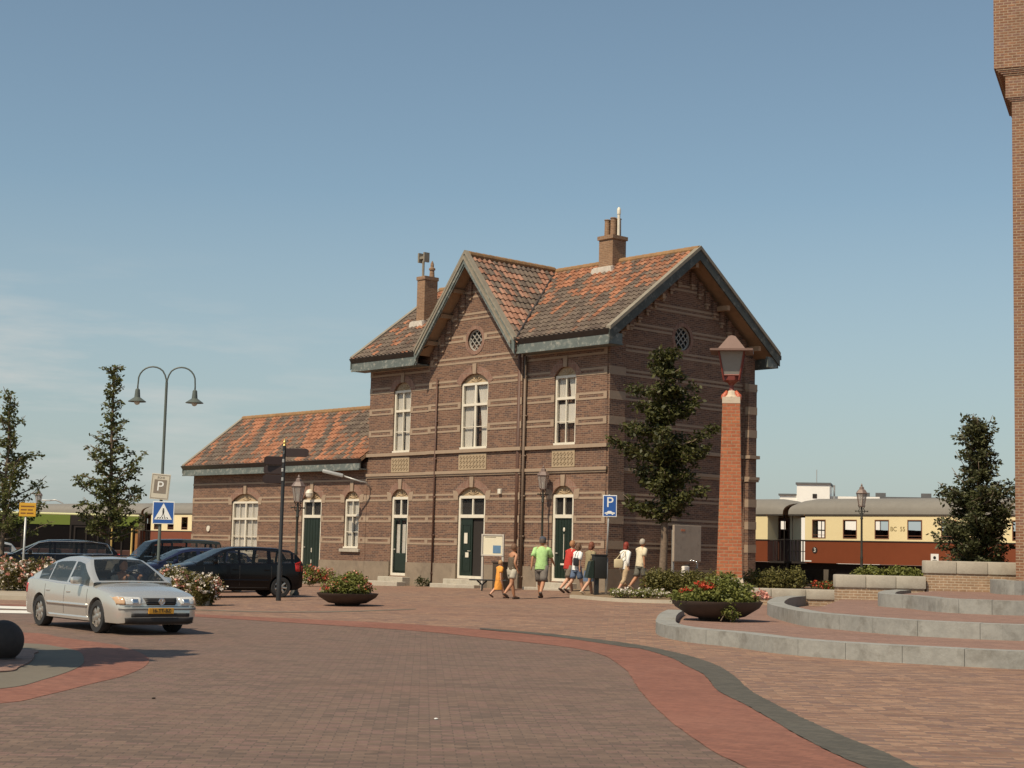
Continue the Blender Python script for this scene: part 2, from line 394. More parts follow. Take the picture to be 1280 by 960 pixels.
# raised pavement on the left with kerb
pv = resample([gp(*p) for p in [(-260, 742), (-60, 748), (20, 750), (120, 752), (242, 757), (262, 757)]], 50)
back = resample([gp(*p) for p in [(-260, 729), (-60, 732), (20, 734), (120, 737), (242, 746), (262, 749)]], 50)
b = MB(); bk = MB()
for i in range(49):
    a0, a1, c0, c1 = pv[i], pv[i+1], back[i], back[i+1]
    z = lambda p, d: (p.x, p.y, g(p.x, p.y)+d)
    n0 = (c0-a0).normalized()*.15; n1 = (c1-a1).normalized()*.15
    bk.add([z(a0, -.05), z(a1, -.05), z(a1, .12), z(a0, .12), z(a0+n0, .12), z(a1+n1, .12)], [(0, 1, 2, 3), (3, 2, 5, 4)])
    b.add([z(a0+n0, .116), z(a1+n1, .116), z(c1, .116), z(c0, .116)], [(0, 1, 2, 3)])
tag(b.build('pavement', plain('pavement_slabs', (.33, .28, .21), .9, .15, 3, bump=.2)), kind='structure')
tag(bk.build('pavement_kerb', plain('concrete_kerb', (.40, .35, .27), .85, .12, 4)), kind='structure')

# ------------------------------------------------------------------ people (first: they need modifier evaluation)
SKIN = plain('skin', (.50, .27, .17), .55, .08, 20); SKIN2 = plain('tanned_skin', (.40, .19, .10), .55, .08, 20)
def cloth(name, col): return plain('cloth_'+name, col, .85, .2, 10, bump=1.0)
def skin_mesh(vs, es, rad, sub=1, root=0):
    me = bpy.data.meshes.new('sk'); me.from_pydata(vs, es, [])
    o = bpy.data.objects.new('sk', me); C.objects.link(o)
    md = o.modifiers.new('s', 'SKIN'); md.use_smooth_shade = True
    ly = me.skin_vertices[0].data
    for i, r in enumerate(rad):
        ly[i].radius = r if isinstance(r, tuple) else (r, r); ly[i].use_root = (i == root)
    if sub: o.modifiers.new('u', 'SUBSURF').levels = sub
    out = evaluated(o); bpy.data.objects.remove(o); return out
def joined(name, meshes, mats, parent):
    bm = bmesh.new()
    for me, mi in meshes:
        n = len(bm.faces); bm.from_mesh(me); bm.faces.ensure_lookup_table()
        for f in bm.faces[n:]: f.material_index = mi; f.smooth = True
    me = bpy.data.meshes.new(name); bm.to_mesh(me); bm.free()
    return link_mesh(name, me, mats, parent)
def person(label, pos, h, face, top, bottom, hair, sleeves=.45, hem=.45, stride=21, phase=1, lean=3, skirt=False, skin=SKIN, hat=None, bag=None, shoe=(.05, .03, .02), belly=1.0, arms=(22, -22), elbow=25, bare=False, long_hair=False, female=False):
    s = h/1.75
    root = empty('person', pos, face, label, 'person', 'pedestrians walking past the station')
    # local frame: facing +Y
    V = lambda x, y, z: Vector((x, y, z))
    hipw, shw = (.095, .175) if female else (.09, .20)
    pelvis = V(0, 0, .93); waist = V(0, .0, 1.08); chest = V(0, .02+lean*.004, 1.30); nb = V(0, .02+lean*.008, 1.46); nk = V(0, .03+lean*.011, 1.54)
    def leg(sd, a, kb):
        hp = V(sd*hipw, 0, .90); d = V(0, math.sin(R(a)), -math.cos(R(a))); kn = hp+d*.43
        a2 = a-kb; d2 = V(0, math.sin(R(a2)), -math.cos(R(a2))); an = kn+d2*.42
        return hp, kn, an, a2
    a1, k1 = (stride*.75, 4) if phase > 0 else (-stride*.6, 30)
    a2, k2 = (-stride*.6, 30) if phase > 0 else (stride*.75, 4)
    LG = [leg(-1, a1, k1), leg(1, a2, k2)]
    low = min(an.z for _, _, an, _ in LG)
    drop = V(0, 0, .075-low)
    pelvis, waist, chest, nb, nk = [p+drop for p in (pelvis, waist, chest, nb, nk)]
    LG = [(a+drop, b+drop, c+drop, q) for a, b, c, q in LG]
    def arm(sd, a):
        sh = nb+V(sd*shw, 0, -.04); d = V(sd*.16, math.sin(R(a)), -math.cos(R(a))).normalized(); el = sh+d*.28
        a3 = a+elbow; d2 = V(sd*.08, math.sin(R(a3)), -math.cos(R(a3))).normalized(); wr = el+d2*.25
        return sh, el, wr, d2
    AR = [arm(-1, arms[0]), arm(1, arms[1])]
    vs = [pelvis, waist, chest, nb, nk]; es = [(0, 1), (1, 2), (2, 3), (3, 4)]
    wr = .115 if female else .135
    rad = [(wr+.02, .10), (wr-.01, .088*belly), (wr+.012, .10), (.10, .07), (.052, .052)]
    def chain(start, pts, rs):
        p = start
        for q, r in zip(pts, rs):
            vs.append(q); rad.append(r); es.append((p, len(vs)-1)); p = len(vs)-1
    for hp, kn, an, aa in LG:
        toe = an+V(0, .17*math.cos(R(aa*.5 if aa > -20 else 10)), -.035 if aa > -20 else -.09+.0)
        chain(0, [hp, hp.lerp(kn, .5), kn, kn.lerp(an, .35), an, an+(toe-an)*.95], [.098, .090, .066, .068, .044, (.042, .03)])
    hands = []
    for sh, el, w, d in AR:
        chain(3, [sh, sh.lerp(el, .5), el, w, w+d*.05], [.058, .052, .043, .031, (.036, .024)])
        hands.append((w+d*.06, d))
    body = skin_mesh(vs, es, rad)
    # head: shaped, with nose, ears, eyes
    hb = MB(); hc = nk+V(0, .025, .115)
    hb.sphere(hc, .108, 12, sx=.80, sy=.95, sz=1.12)
    for i, p in enumerate(hb.v):
        q = Vector(p)-hc
        if q.z < -.03: hb.v[i] = tuple(hc+Vector((q.x*(1+q.z*2.2), q.y*(1+q.z*.8)+.012, q.z)))
    hb.sphere(hc+V(0, .108, -.012), .018, 6, sx=.8, sz=1.3)
    for sx_ in (-1, 1): hb.sphere(hc+V(sx_*.088, -.004, -.005), .026, 6, sx=.4, sy=.7)
    hme = hb.mesh()
    fb = MB()
    for hp_, d in hands:   # palm and five fingers, slightly curled
        side = d.cross(V(0, 1, 0)).normalized() if abs(d.y) < .95 else V(1, 0, 0)
        fwd = side.cross(d).normalized()
        for i, (o_, l_) in enumerate(((-.026, .055), (-.009, .068), (.009, .064), (.025, .05))):
            a0 = hp_+fwd*o_; a1_ = a0+d*l_*.55; a2_ = a1_+d*l_*.4+side*.012
            fb.tube([a0-d*.03, a0, a1_, a2_], [.010, .0095, .0085, .006], 6)
        t0 = hp_-d*.03+fwd*.03; fb.tube([t0-fwd*.02, t0+fwd*.012+d*.02, t0+fwd*.016+d*.05], [.012, .011, .007], 6)
    fme = fb.mesh(); eb = MB()
    for sx_ in (-1, 1): eb.sphere(hc+V(sx_*.032, .094, .012), .011, 5)
    eb.box(-.022, .022, .0, .006, -.003, .003, M=Matrix.Translation(hc+V(0, .092, -.055)))
    bd = joined('body', [(body, 0), (hme, 0), (fme, 0), (eb.mesh(), 1)], [skin, plain('eye_dark', (.04, .02, .02), .3)], root)
    def cl(name, vv, ee, rr, mat, root_i=0):
        me = skin_mesh(vv, ee, rr, root=root_i); o = link_mesh(name, me, mat, root, True); return o
    # shirt: a lofted, slightly creased torso with sleeves
    fw_ = .92 if female else 1.0
    def loft(b, rings, n=22, crease=.03, cap=True):
        base = len(b.v)
        for q, (c_, rx_, ry_) in enumerate(rings):
            for k_ in range(n):
                t = 2*math.pi*k_/n; w_ = 1+crease*math.sin(t*4+q*1.3)+crease*.6*math.sin(t*9+q*2.1)
                b.v.append((c_.x+rx_*math.cos(t)*w_, c_.y+ry_*math.sin(t)*w_, c_.z+crease*.2*math.sin(t*3)))
        for i_ in range(len(rings)-1):
            for k_ in range(n): q = base+i_*n; b.f.append((q+k_, q+(k_+1) % n, q+n+(k_+1) % n, q+n+k_)); b.m.append(0)
        if cap: q = base+(len(rings)-1)*n; b.f.append(tuple(q+k_ for k_ in range(n))); b.m.append(0)
    sh_ = MB(); lo_z = pelvis+V(0, 0, -.05 if not bare else .02)
    loft(sh_, [(lo_z+V(0, 0, -.03), .196*fw_, .158*belly), (lo_z.lerp(waist, .5), .186*fw_, .147*belly), (waist, .170*fw_, .134*belly), (waist.lerp(chest, .5), .175*fw_, .132), (chest, .192*fw_, .135), (chest.lerp(nb, .5), .20*fw_, .125), (nb+V(0, 0, -.02), .18*fw_, .105), (nb+V(0, 0, .035), .115, .09), (nb+V(0, .01, .055), .072, .066)] if not bare else
         [(lo_z, .165, .135), (waist, .150, .122), (waist.lerp(chest, .5), .165, .13), (chest, .172, .132), (chest+V(0, 0, .05), .165, .12)])
    if not bare:
        for sh, el, w, d in AR:
            pts = [sh+(nb-sh)*.35, sh, sh.lerp(el, .45), sh.lerp(el, .85)] if sleeves < 1 else [sh+(nb-sh)*.35, sh, sh.lerp(el, .6), el, el.lerp(w, .85)]
            sh_.tube(pts, [.075, .082, .078, .082] if sleeves < 1 else [.075, .08, .068, .062, .052], 12)
    else:
        for sd in (-1, 1): sh_.tube([chest+V(sd*.09, .10, .03), nb+V(sd*.10, .03, .015), chest+V(sd*.09, -.10, .03)], .014, 6)
    sh_.build('shirt', top, root, True)
    # trousers / skirt
    if skirt:
        b_ = MB(); n = 20
        kz = LG[0][1].z-.03; ym = (LG[0][1].y+LG[1][1].y)/2; ys_ = abs(LG[0][1].y-LG[1][1].y)/2
        prof = [(1.12, .135, .105, 0), (1.0, .155, .12, 0), (.9, .165, .135, 0), (.75, .17, .14+ys_*.4, ym*.4), (hem+.0, .165, .13+ys_*.85, ym*.9)]
        for z_, rx_, ry_, yo in prof:
            for k_ in range(n):
                t = 2*math.pi*k_/n; w_ = 1+.04*math.sin(t*5)
                b_.v.append((rx_*math.cos(t)*w_, yo+ry_*math.sin(t)*w_, z_+drop.z))
        for i in range(len(prof)-1):
            for k_ in range(n): q = i*n; b_.f.append((q+k_, q+(k_+1) % n, q+n+(k_+1) % n, q+n+k_)); b_.m.append(0)
        b_.build('skirt', bottom, root, True)
    else:
        tb = MB(); loft(tb, [(pelvis+V(0, 0, -.14), .165*fw_, .135), (pelvis+V(0, 0, -.06), .176*fw_, .142), (pelvis+V(0, 0, .02), .174*fw_, .136), (pelvis+V(0, 0, .12), .158*fw_, .122)], crease=.015)
        for hp, kn, an, aa in LG:
            if hem > .3: e2 = hp.lerp(kn, min(.98, (.9-hem)/.43)); tb.tube([hp+V(0, 0, .06), hp.lerp(e2, .35), hp.lerp(e2, .75), e2], [(.092, .125), (.105, .12), (.108, .112), (.112, .112)], 14)
            else: e2 = kn.lerp(an, min(.92, (.47-hem)/.42)); tb.tube([hp+V(0, 0, .06), hp.lerp(kn, .4), kn, kn.lerp(e2, .5), e2], [(.092, .125), (.10, .11), .082, .078, .075], 14)
        tb.build('trousers', bottom, root, True)
    # shoes
    sb = MB()
    for hp, kn, an, aa in LG:
        up = -.045 if aa < -20 else 0
        M = Matrix.Translation(an+V(0, .04, -.042)) @ Matrix.Rotation(R(-32 if aa < -20 else 0), 4, 'X')
        sb.bev(-.045, .045, -.10, .17, -.028, .032, .025, M=M)
    auto_smooth(sb.build('shoes', plain('shoe_%d' % int(shoe[0]*1000), shoe, .6), root))
    # hair
    hr = MB(); hr.sphere(hc+V(0, -.012, .014), .118, 12, sx=.84, sy=.93, sz=1.12)
    keep = []
    for f in hr.f:
        c_ = sum((Vector(hr.v[i]) for i in f), Vector())/len(f)-hc
        if c_.z > .045+.35*c_.y or (c_.y < .01 and c_.z > (-.13 if long_hair else -.045)): keep.append(f)
    hr.f = keep; hr.m = [0]*len(keep)
    if long_hair: hr.sphere(hc+V(0, -.06, -.07), .085, 8, sx=1.05, sy=.7, sz=1.2)
    for i, p in enumerate(hr.v):
        q = Vector(p); hr.v[i] = tuple(q+V(random.uniform(-1, 1), random.uniform(-1, 1), random.uniform(-1, 1))*.004)
    hr.build('hair', plain('hair_%d' % int(hair[0]*1000), hair, .7, .3, 30), root, True, fix=False)
    if hat:
        hb2 = MB(); hb2.lathe([(.098, 0), (.10, .05), (.085, .09), (.04, .115), (.005, .12)], hc+V(0, -.005, .035), 18)
        hb2.prism([(-.07, .07), (.07, .07), (.055, .155), (0, .175), (-.055, .155)], 'z', hc.z+.035, hc.z+.047, M=Matrix.Translation((0, hc.y-.0, 0)))
        auto_smooth(hb2.build('cap', plain('cap_cloth', hat, .85), root))
    root.scale = (s, s, s)
    return root, AR, nb
def facing(deg): return R(deg)   # 0 = away from the camera (+Y), -90 = to the right
FR = -55
pp = lambda x, y: gp(x, y)
person('woman in brown vest and pale shorts walking behind the notice board', pp(639, 749), 1.66, R(FR+5), cloth('brown', (.10, .075, .05)), cloth('palegrey', (.42, .38, .30)), (.12, .06, .03), bare=True, hem=.66, skin=SKIN2, female=True, phase=1, stride=21, arms=(20, -25), elbow=50)
p_, _, _ = person('small child dressed in orange, striding half hidden behind the woman in the brown vest', pp(623, 748), 1.17, R(FR), cloth('orange', (.72, .30, .05)), cloth('orange', (.72, .30, .05)), (.35, .2, .09), hem=.42, skirt=True, stride=26, female=True, phase=-1)
person('man in lime green t-shirt, grey checked shorts and dark cap', pp(676, 748), 1.88, R(-16), cloth('lime', (.36, .56, .22)), cloth('checked', (.16, .14, .12)), (.08, .06, .05), hem=.5, skin=SKIN2, stride=24, hat=(.06, .07, .09), arms=(-30, 30), elbow=22)
person('man in dark red shirt leading the trio by the open green door', pp(710, 742.5), 1.76, R(FR), cloth('red', (.42, .03, .02)), cloth('greybrown', (.15, .12, .09)), (.30, .14, .06), hem=.55, lean=10, stride=25, shoe=(.05, .03, .02), elbow=60)
person('woman in white top with dark shoulder bag between the red shirt and the olive top', pp(720, 743), 1.68, R(FR), cloth('white', (.75, .74, .70)), cloth('denim', (.10, .14, .22)), (.12, .05, .025), hem=.55, female=True, stride=25, phase=-1, long_hair=True)
person('woman in olive top and blue denim skirt beside the dark litter bin', pp(736, 746), 1.72, R(FR), cloth('olive', (.25, .20, .11)), cloth('denim', (.10, .14, .22)), (.15, .045, .02), hem=.50, skirt=True, female=True, stride=21, phase=1, shoe=(.45, .35, .25), long_hair=True)
rh, AR, nb = person('red-haired woman in white blouse and khaki trousers carrying a beige shoulder bag', pp(780, 742), 1.70, R(FR+6), cloth('white', (.75, .74, .70)), cloth('khaki', (.42, .31, .19)), (.20, .025, .012), hem=.25, female=True, stride=20, sleeves=1, phase=1, shoe=(.5, .4, .3), long_hair=True)
person('grey-haired man in cream shirt and grey shorts ahead of the red-haired woman', pp(800, 739), 1.80, R(FR), cloth('cream', (.62, .54, .38)), cloth('darkgrey', (.13, .125, .10)), (.36, .32, .26), hem=.5, skin=SKIN2, stride=22, phase=-1, shoe=(.4, .3, .2))
# the beige bag hangs from her shoulder: a thing of its own
bagp = empty('shoulder_bag', rh.location+Vector((-.22, -.16, .86)), R(10), 'cream shoulder bag hanging behind the red-haired woman', 'bag')
b = MB(); b.bev(-.15, .15, -.06, .06, 0, .30, .05); auto_smooth(b.build('pouch', plain('cream_canvas', (.60, .50, .32), .8), bagp))
b = MB(); b.tube([(-.08, 0, .29), (.06, 0, .46), (.20, .02, .58), (.24, .02, .57), (.20, -.08, .4), (.06, -.02, .29)], .014, 6); b.build('strap', plain('cream_canvas', (.60, .50, .32), .8), bagp)
bagp = empty('shoulder_bag', gp(720, 743)+Vector((-.03, -.22, .95)), R(10), 'black shoulder bag worn by the woman in the white top', 'bag')
b = MB(); b.bev(-.10, .10, -.05, .05, 0, .26, .04); auto_smooth(b.build('pouch', plain('black_canvas', (.02, .02, .025), .8), bagp))
b = MB(); b.tube([(-.05, 0, .25), (.0, .02, .42), (.08, .06, .52)], .012, 6); b.build('strap', plain('black_canvas', (.02, .02, .025), .8), bagp)
# ------------------------------------------------------------------ the station building
bld = empty('station_building', (0, 0, 0), PSI-math.pi/2, 'two storey brown brick station with buff bands, steep gables and low left wing', 'station building')
bld.location = Vector((3.1755*K, 53.0*K, HC*(1-K))); bld.scale = (K, K, K)
EX = .62; EZ = 9.03; SL = .74; RY = 3.8; RZ = EZ+SL*(RY+.65)          # eaves, slope, ridge
GX, GS, GHW = -6.6, 1.23, 2.78                                           # cross gable
def zmain(y): return EZ+SL*(min(y, 2*RY-y)+.65)
GZ = RZ+.06
def zcross(x): return GZ-GS*abs(x-GX)
# walls -------------------------------------------------------------
wall = MB()
wall.prism([(0, -.3), (7.6, -.3), (7.6, 9.15), (3.8, 11.95), (0, 9.15)], 'x', -13.0, 0)
bay = MB(); bay.prism([(-9.2, -.3), (-4.05, -.3), (-4.05, zcross(-4.05)-.22), (GX, GZ-.24), (-9.2, zcross(-9.2)-.22)], 'y', -.12, .6)
wing = MB(); wing.prism([(.0, -.3), (5.4, -.3), (5.4, 5.0), (2.7, 7.25), (.0, 5.0)], 'x', -25.9, -13.02)
def arch_pts(x0, x1, zb, zt, za, n=10):
    hw = (x1-x0)/2; r_ = za-zt; Rr = (hw*hw+r_*r_)/(2*r_); cx = (x0+x1)/2; cz = za-Rr; a0 = math.asin(hw/Rr)
    return [(x0, zb), (x1, zb)]+[(cx+Rr*math.sin(a0-2*a0*i/n), cz+Rr*math.cos(a0-2*a0*i/n)) for i in range(n+1)], (cx, cz, Rr, a0)
OPEN = [  # kind, x0, x1, zb, zt, zarch, front plane
 ('w2', -11.48, -10.43, 5.33, 7.72, 8.04, 0), ('w2', -7.35, -5.86, 5.33, 7.74, 8.08, -.12), ('w2b', -2.53, -1.48, 5.33, 7.72, 8.03, 0),
 ('dg', -11.42, -10.40, .66, 3.64, 3.95, 0), ('dd', -7.35, -5.86, .66, 3.64, 3.96, -.12), ('d', -2.52, -1.49, .70, 3.64, 3.95, 0),
 ('ww', -22.66, -20.60, 1.30, 3.54, 3.88, 0), ('dw', -17.36, -16.0, .55, 3.58, 3.92, 0), ('sw', -14.44, -13.48, 1.64, 3.58, 3.90, 0)]
cut_m = MB(); cut_b = MB(); cut_w = MB()
for k, x0, x1, zb, zt, za, y0 in OPEN:
    pts, _ = arch_pts(x0, x1, zb, zt, za)
    c_ = cut_w if x0 < -13 else (cut_b if y0 else cut_m)
    c_.prism(pts, 'y', -1, .24 if not y0 else .12+.0)
    if y0: cut_m.prism(pts, 'y', -1, .12)
circ = lambda cx, cz, r, n=24: [(cx+r*math.cos(2*math.pi*i/n), cz+r*math.sin(2*math.pi*i/n)) for i in range(n)]
cut_b.prism(circ(-6.65, 9.30, .40), 'y', -1, .06)
cs = MB(); cut_m.prism(circ(3.72, 9.22, .42), 'x', -.2, 1)
wo = wall.build('main_wall', M_brick, bld); boolean(wo, cut_m)
bo = bay.build('gable_bay_wall', M_brick, bld); boolean(bo, cut_b)
go = wing.build('wing_wall', M_brick, bld); boolean(go, cut_w)
# bands ------------------------------------------------------------
bands = MB()
def blocked(x0, x1, z, ops, m=.26):
    seg = [(x0, x1)]
    for a, b_ in ops:
        out = []
        for s0, s1 in seg:
            if b_ <= s0 or a >= s1: out.append((s0, s1)); continue
            if a > s0: out.append((s0, a))
            if b_ < s1: out.append((b_, s1))
        seg = out
    return seg
def ops_at(z, m=.0, x_lo=-99, x_hi=99):
    return [(o[1]-m, o[2]+m) for o in OPEN if o[3]-.05 < z < o[5]+.05 and x_lo <= o[1] <= x_hi]
def band(x0, x1, z, yf, extra=[]):
    for s0, s1 in blocked(x0, x1, z, ops_at(z)+extra):
        if s1-s0 < .06: continue
        bands.box(s0, s1, yf-.012, yf+.05, z+.05, z+.125); bands.box(s0, s1, yf-.012, yf+.05, z-.125, z-.05)
        # solid blocks beside openings and corners
        for e, d in ((s0, 1), (s1, -1)):
            w_ = min(.16, (s1-s0)/2); a_ = e if d > 0 else e-w_
            bands.box(a_, a_+w_, yf-.016, yf+.05, z-.125, z+.125)
ZB = [1.97, 2.8, 3.6]; ZU = [6.1, 6.94, 7.77]
for z in ZB+ZU:
    band(-13.0, -9.2, z, 0); band(-9.2, -4.05, z, -.12); band(-4.05, 0, z, 0)
for z in ZB: band(-25.9, -13.02, z, 0)
bands.box(-25.9, -13.03, -.02, .05, 4.27, 4.35)
for z in (8.60, 9.40, 10.2, 11.0):
    hw = min(2.56, (GZ-.35-z)/GS)
    ex = [(-6.65-.50, -6.65+.50)] if abs(z-9.4) < .3 else []
    band(GX-hw, GX+hw, z, -.12, ex)
band(-13, -9.2, 8.45, 0); band(-4.05, 0, 8.45, 0)
bands.build('stone_band', M_buff, bld)
sb_ = MB()                                                                # bands of the gable side
def sband(y0, y1, z, xf=0):
    if y1 <= y0: return
    sb_.box(xf-.05, xf+.012, y0, y1, z+.04, z+.115); sb_.box(xf-.05, xf+.012, y0, y1, z-.115, z-.04)
for z in ZB+ZU+[8.6]: sband(.78, 7.0, z)
for z in (9.40, 10.2, 11.0):
    hw = (11.75-z)/.74
    if abs(z-9.4) < .3: sband(RY-hw, 3.72-.5, z); sband(3.72+.5, RY+hw, z)
    else: sband(RY-hw, RY+hw, z)
sb_.build('stone_band', M_buff, bld)
# corner piers on the side, with stone quoins
pier = MB(); pier.box(-.05, .10, .02, .76, -.2, 8.9); pier.box(-.05, .10, 7.02, 7.58, -.2, 8.9)
pier.box(-.05, .26, 7.06, 7.5, -.2, 7.7)
pier.prism([(-.05, 7.7), (.26, 7.7), (-.05, 8.05)], 'y', 7.06, 7.5)
pier.build('corner_pier', M_brick, bld)
qs = MB()
for z in ZB+ZU:
    qs.box(.08, .112, .0, .775, z-.14, z+.14); qs.box(.08, .275, 7.05, 7.51, z-.14, z+.14)
    for y in (.38,): pass
qs.prism([(-.03, 7.7), (.285, 7.7), (-.03, 8.09)], 'y', 7.03, 7.53)
qs.build('quoin', M_buff, bld)
# string courses --------------------------------------------------
sc = MB()
for z0, z1, d in ((5.20, 5.32, .09), (4.44, 4.55, .08), (4.37, 4.44, .04)):
    sc.box(-13.02, -9.2, -d, .02, z0, z1); sc.box(-9.2-d*.6, -4.05+d*.6, -.12-d, .02, z0, z1); sc.box(-4.05, d+.0, -d, .02, z0, z1)
    sc.box(-.02, d, -d+.001, .78, z0, z1-.001); sc.box(-.02, d-.01, .78, 7.05, z0, z1); sc.box(-.02, .26+d, 7.02, 7.6, z0+.001, z1-.001)
sc.build('string_course', M_buff, bld)
# plinth ----------------------------------------------------------
pl = MB()
for (a, b_) in blocked(-13.0, -9.2, 1, ops_at(1)): pl.box(a, b_, -.06, .02, -.3, 1.18)
for (a, b_) in blocked(-9.24, -4.01, 1, ops_at(1)): pl.box(a, b_, -.18, .02, -.3, 1.19)
for (a, b_) in blocked(-4.0, .06, 1, ops_at(1)): pl.box(a, b_, -.06, .02, -.3, 1.18)
for (a, b_) in blocked(-25.94, -13.02, 1, ops_at(1)): pl.box(a, b_, -.05, .02, -.3, 1.16)
pl.box(-.02, .16, -.059, 7.66, -.3, 1.179)
pl.build('plinth', M_render, bld)
# door steps
st = MB()
for x0, x1, z1, yy in ((-11.62, -10.1, .62, 0), (-7.6, -5.6, .64, -.12), (-2.8, -1.2, .66, 0), (-17.6, -15.8, .5, 0)):
    st.bev(x0, x1, yy-.42, yy+.3, -.3, z1, .02); st.bev(x0-.22, x1+.22, yy-.85, yy-.42, -.3, z1-.17, .02)
st.build('door_step', M_granite, bld)
# arches, keystones, tympana
ar = MB(); ks = MB(); ty = MB()
for k, x0, x1, zb, zt, za, y0 in OPEN:
    _, (cx, cz, Rr, a0) = arch_pts(x0, x1, zb, zt, za)
    n = 12; ri, ro = Rr, Rr+.26
    for i in range(n):
        t0 = -a0*1.12+2*a0*1.12*i/n; t1 = -a0*1.12+2*a0*1.12*(i+1)/n
        if i in (5, 6): continue
        P = lambda r, t: (cx+r*math.sin(t), cz+r*math.cos(t))
        ar.prism([P(ri, t0), P(ri, t1), P(ro, t1), P(ro, t0)], 'y', y0-.018, y0+.05)
    t1 = 2*a0*1.12/n
    ks.prism([(cx-.085, za-.02), (cx+.085, za-.02), (cx+.11, za+.36), (cx-.11, za+.36)], 'y', y0-.045, y0+.05)
    if x0 < -13 or zb < 2:
        for e, d in ((x0, -1), (x1, 1)):
            ks.prism([(e, zt-.14), (e+d*.24, zt-.14), (e+d*.30, zt+.20), (e+d*.05, zt+.16), (e, zt+.06)], 'y', y0-.02, y0+.05)
    pts, _ = arch_pts(x0, x1, zt-.02, zt, za)
    ty.prism(pts, 'y', y0+.10, y0+.2)
    for j in range(5):     # shell relief
        t = R(-60+30*j); rr_ = (za-zt)*.75
        ty.tube([(cx, y0+.10, zt+.03), (cx+rr_*1.3*math.sin(t), y0+.085, zt+.02+rr_*.8*math.cos(t))], .022, 5)
ar.build('window_arch', M_arch, bld); ks.build('keystone', M_buff, bld)
ty.build('tympanum', plain('yellow_stone', (.38, .28, .17), .85, .25, 9, bump=.6), bld)
# decorated panels under the upper windows
for x0, x1, y0 in ((-11.5, -10.4, 0), (-7.37, -5.85, -.12), (-2.58, -1.46, 0)):
    p = MB(); p.bev(x0, x1, y0-.03, y0+.03, 4.57, 5.16, .012); po = p.build('ornament_panel', plain('panel_stone', (.36, .275, .175), .85, .12, 8), bld)
    q = MB(); n = int(round((x1-x0)/.18)); w_ = (x1-x0-.1)/n
    for i in range(n):
        for j in range(3):
            cx = x0+.05+w_*(i+.5); cz = 4.63+.157*(j+.5)
            r0, r1 = .074, .045
            for t in range(4):
                a = R(90*t); b2 = R(90*t+90)
                q.prism([(cx+r0*math.cos(a), cz+r0*math.sin(a)), (cx+r0*math.cos(b2), cz+r0*math.sin(b2)), (cx+r1*math.cos(b2), cz+r1*math.sin(b2)), (cx+r1*math.cos(a), cz+r1*math.sin(a))], 'y', y0-.045, y0-.025)
    q.build('lattice_relief', plain('panel_relief', (.27, .20, .125), .85, .2, 8), po)
# windows and doors ------------------------------------------------
def frame_rect(b, x0, x1, z0, z1, y0, y1, w):
    b.box(x0, x0+w, y0, y1, z0, z1); b.box(x1-w, x1, y0, y1, z0, z1); b.box(x0+w, x1-w, y0, y1, z1-w, z1); b.box(x0+w, x1-w, y0, y1, z0, z0+w)
def curtain(b, x0, x1, z0, z1, y, tie=0):
    n = 16
    for side in (0, 1):
        vs = []
        for j in range(9):
            z = z1+(z0-z1)*j/8; pull = tie*math.sin(min(1, j/8)*math.pi*.55)
            a, c_ = (x0, x0+(x1-x0)*.52*(1-pull)) if side == 0 else (x1, x1-(x1-x0)*.50*(1-pull))
            vs += [(a+(c_-a)*i/n, y+.012*math.sin(i*2.4), z) for i in range(n+1)]
        b.add(vs, [(j*(n+1)+i, j*(n+1)+i+1, (j+1)*(n+1)+i+1, (j+1)*(n+1)+i) for j in range(8) for i in range(n)])
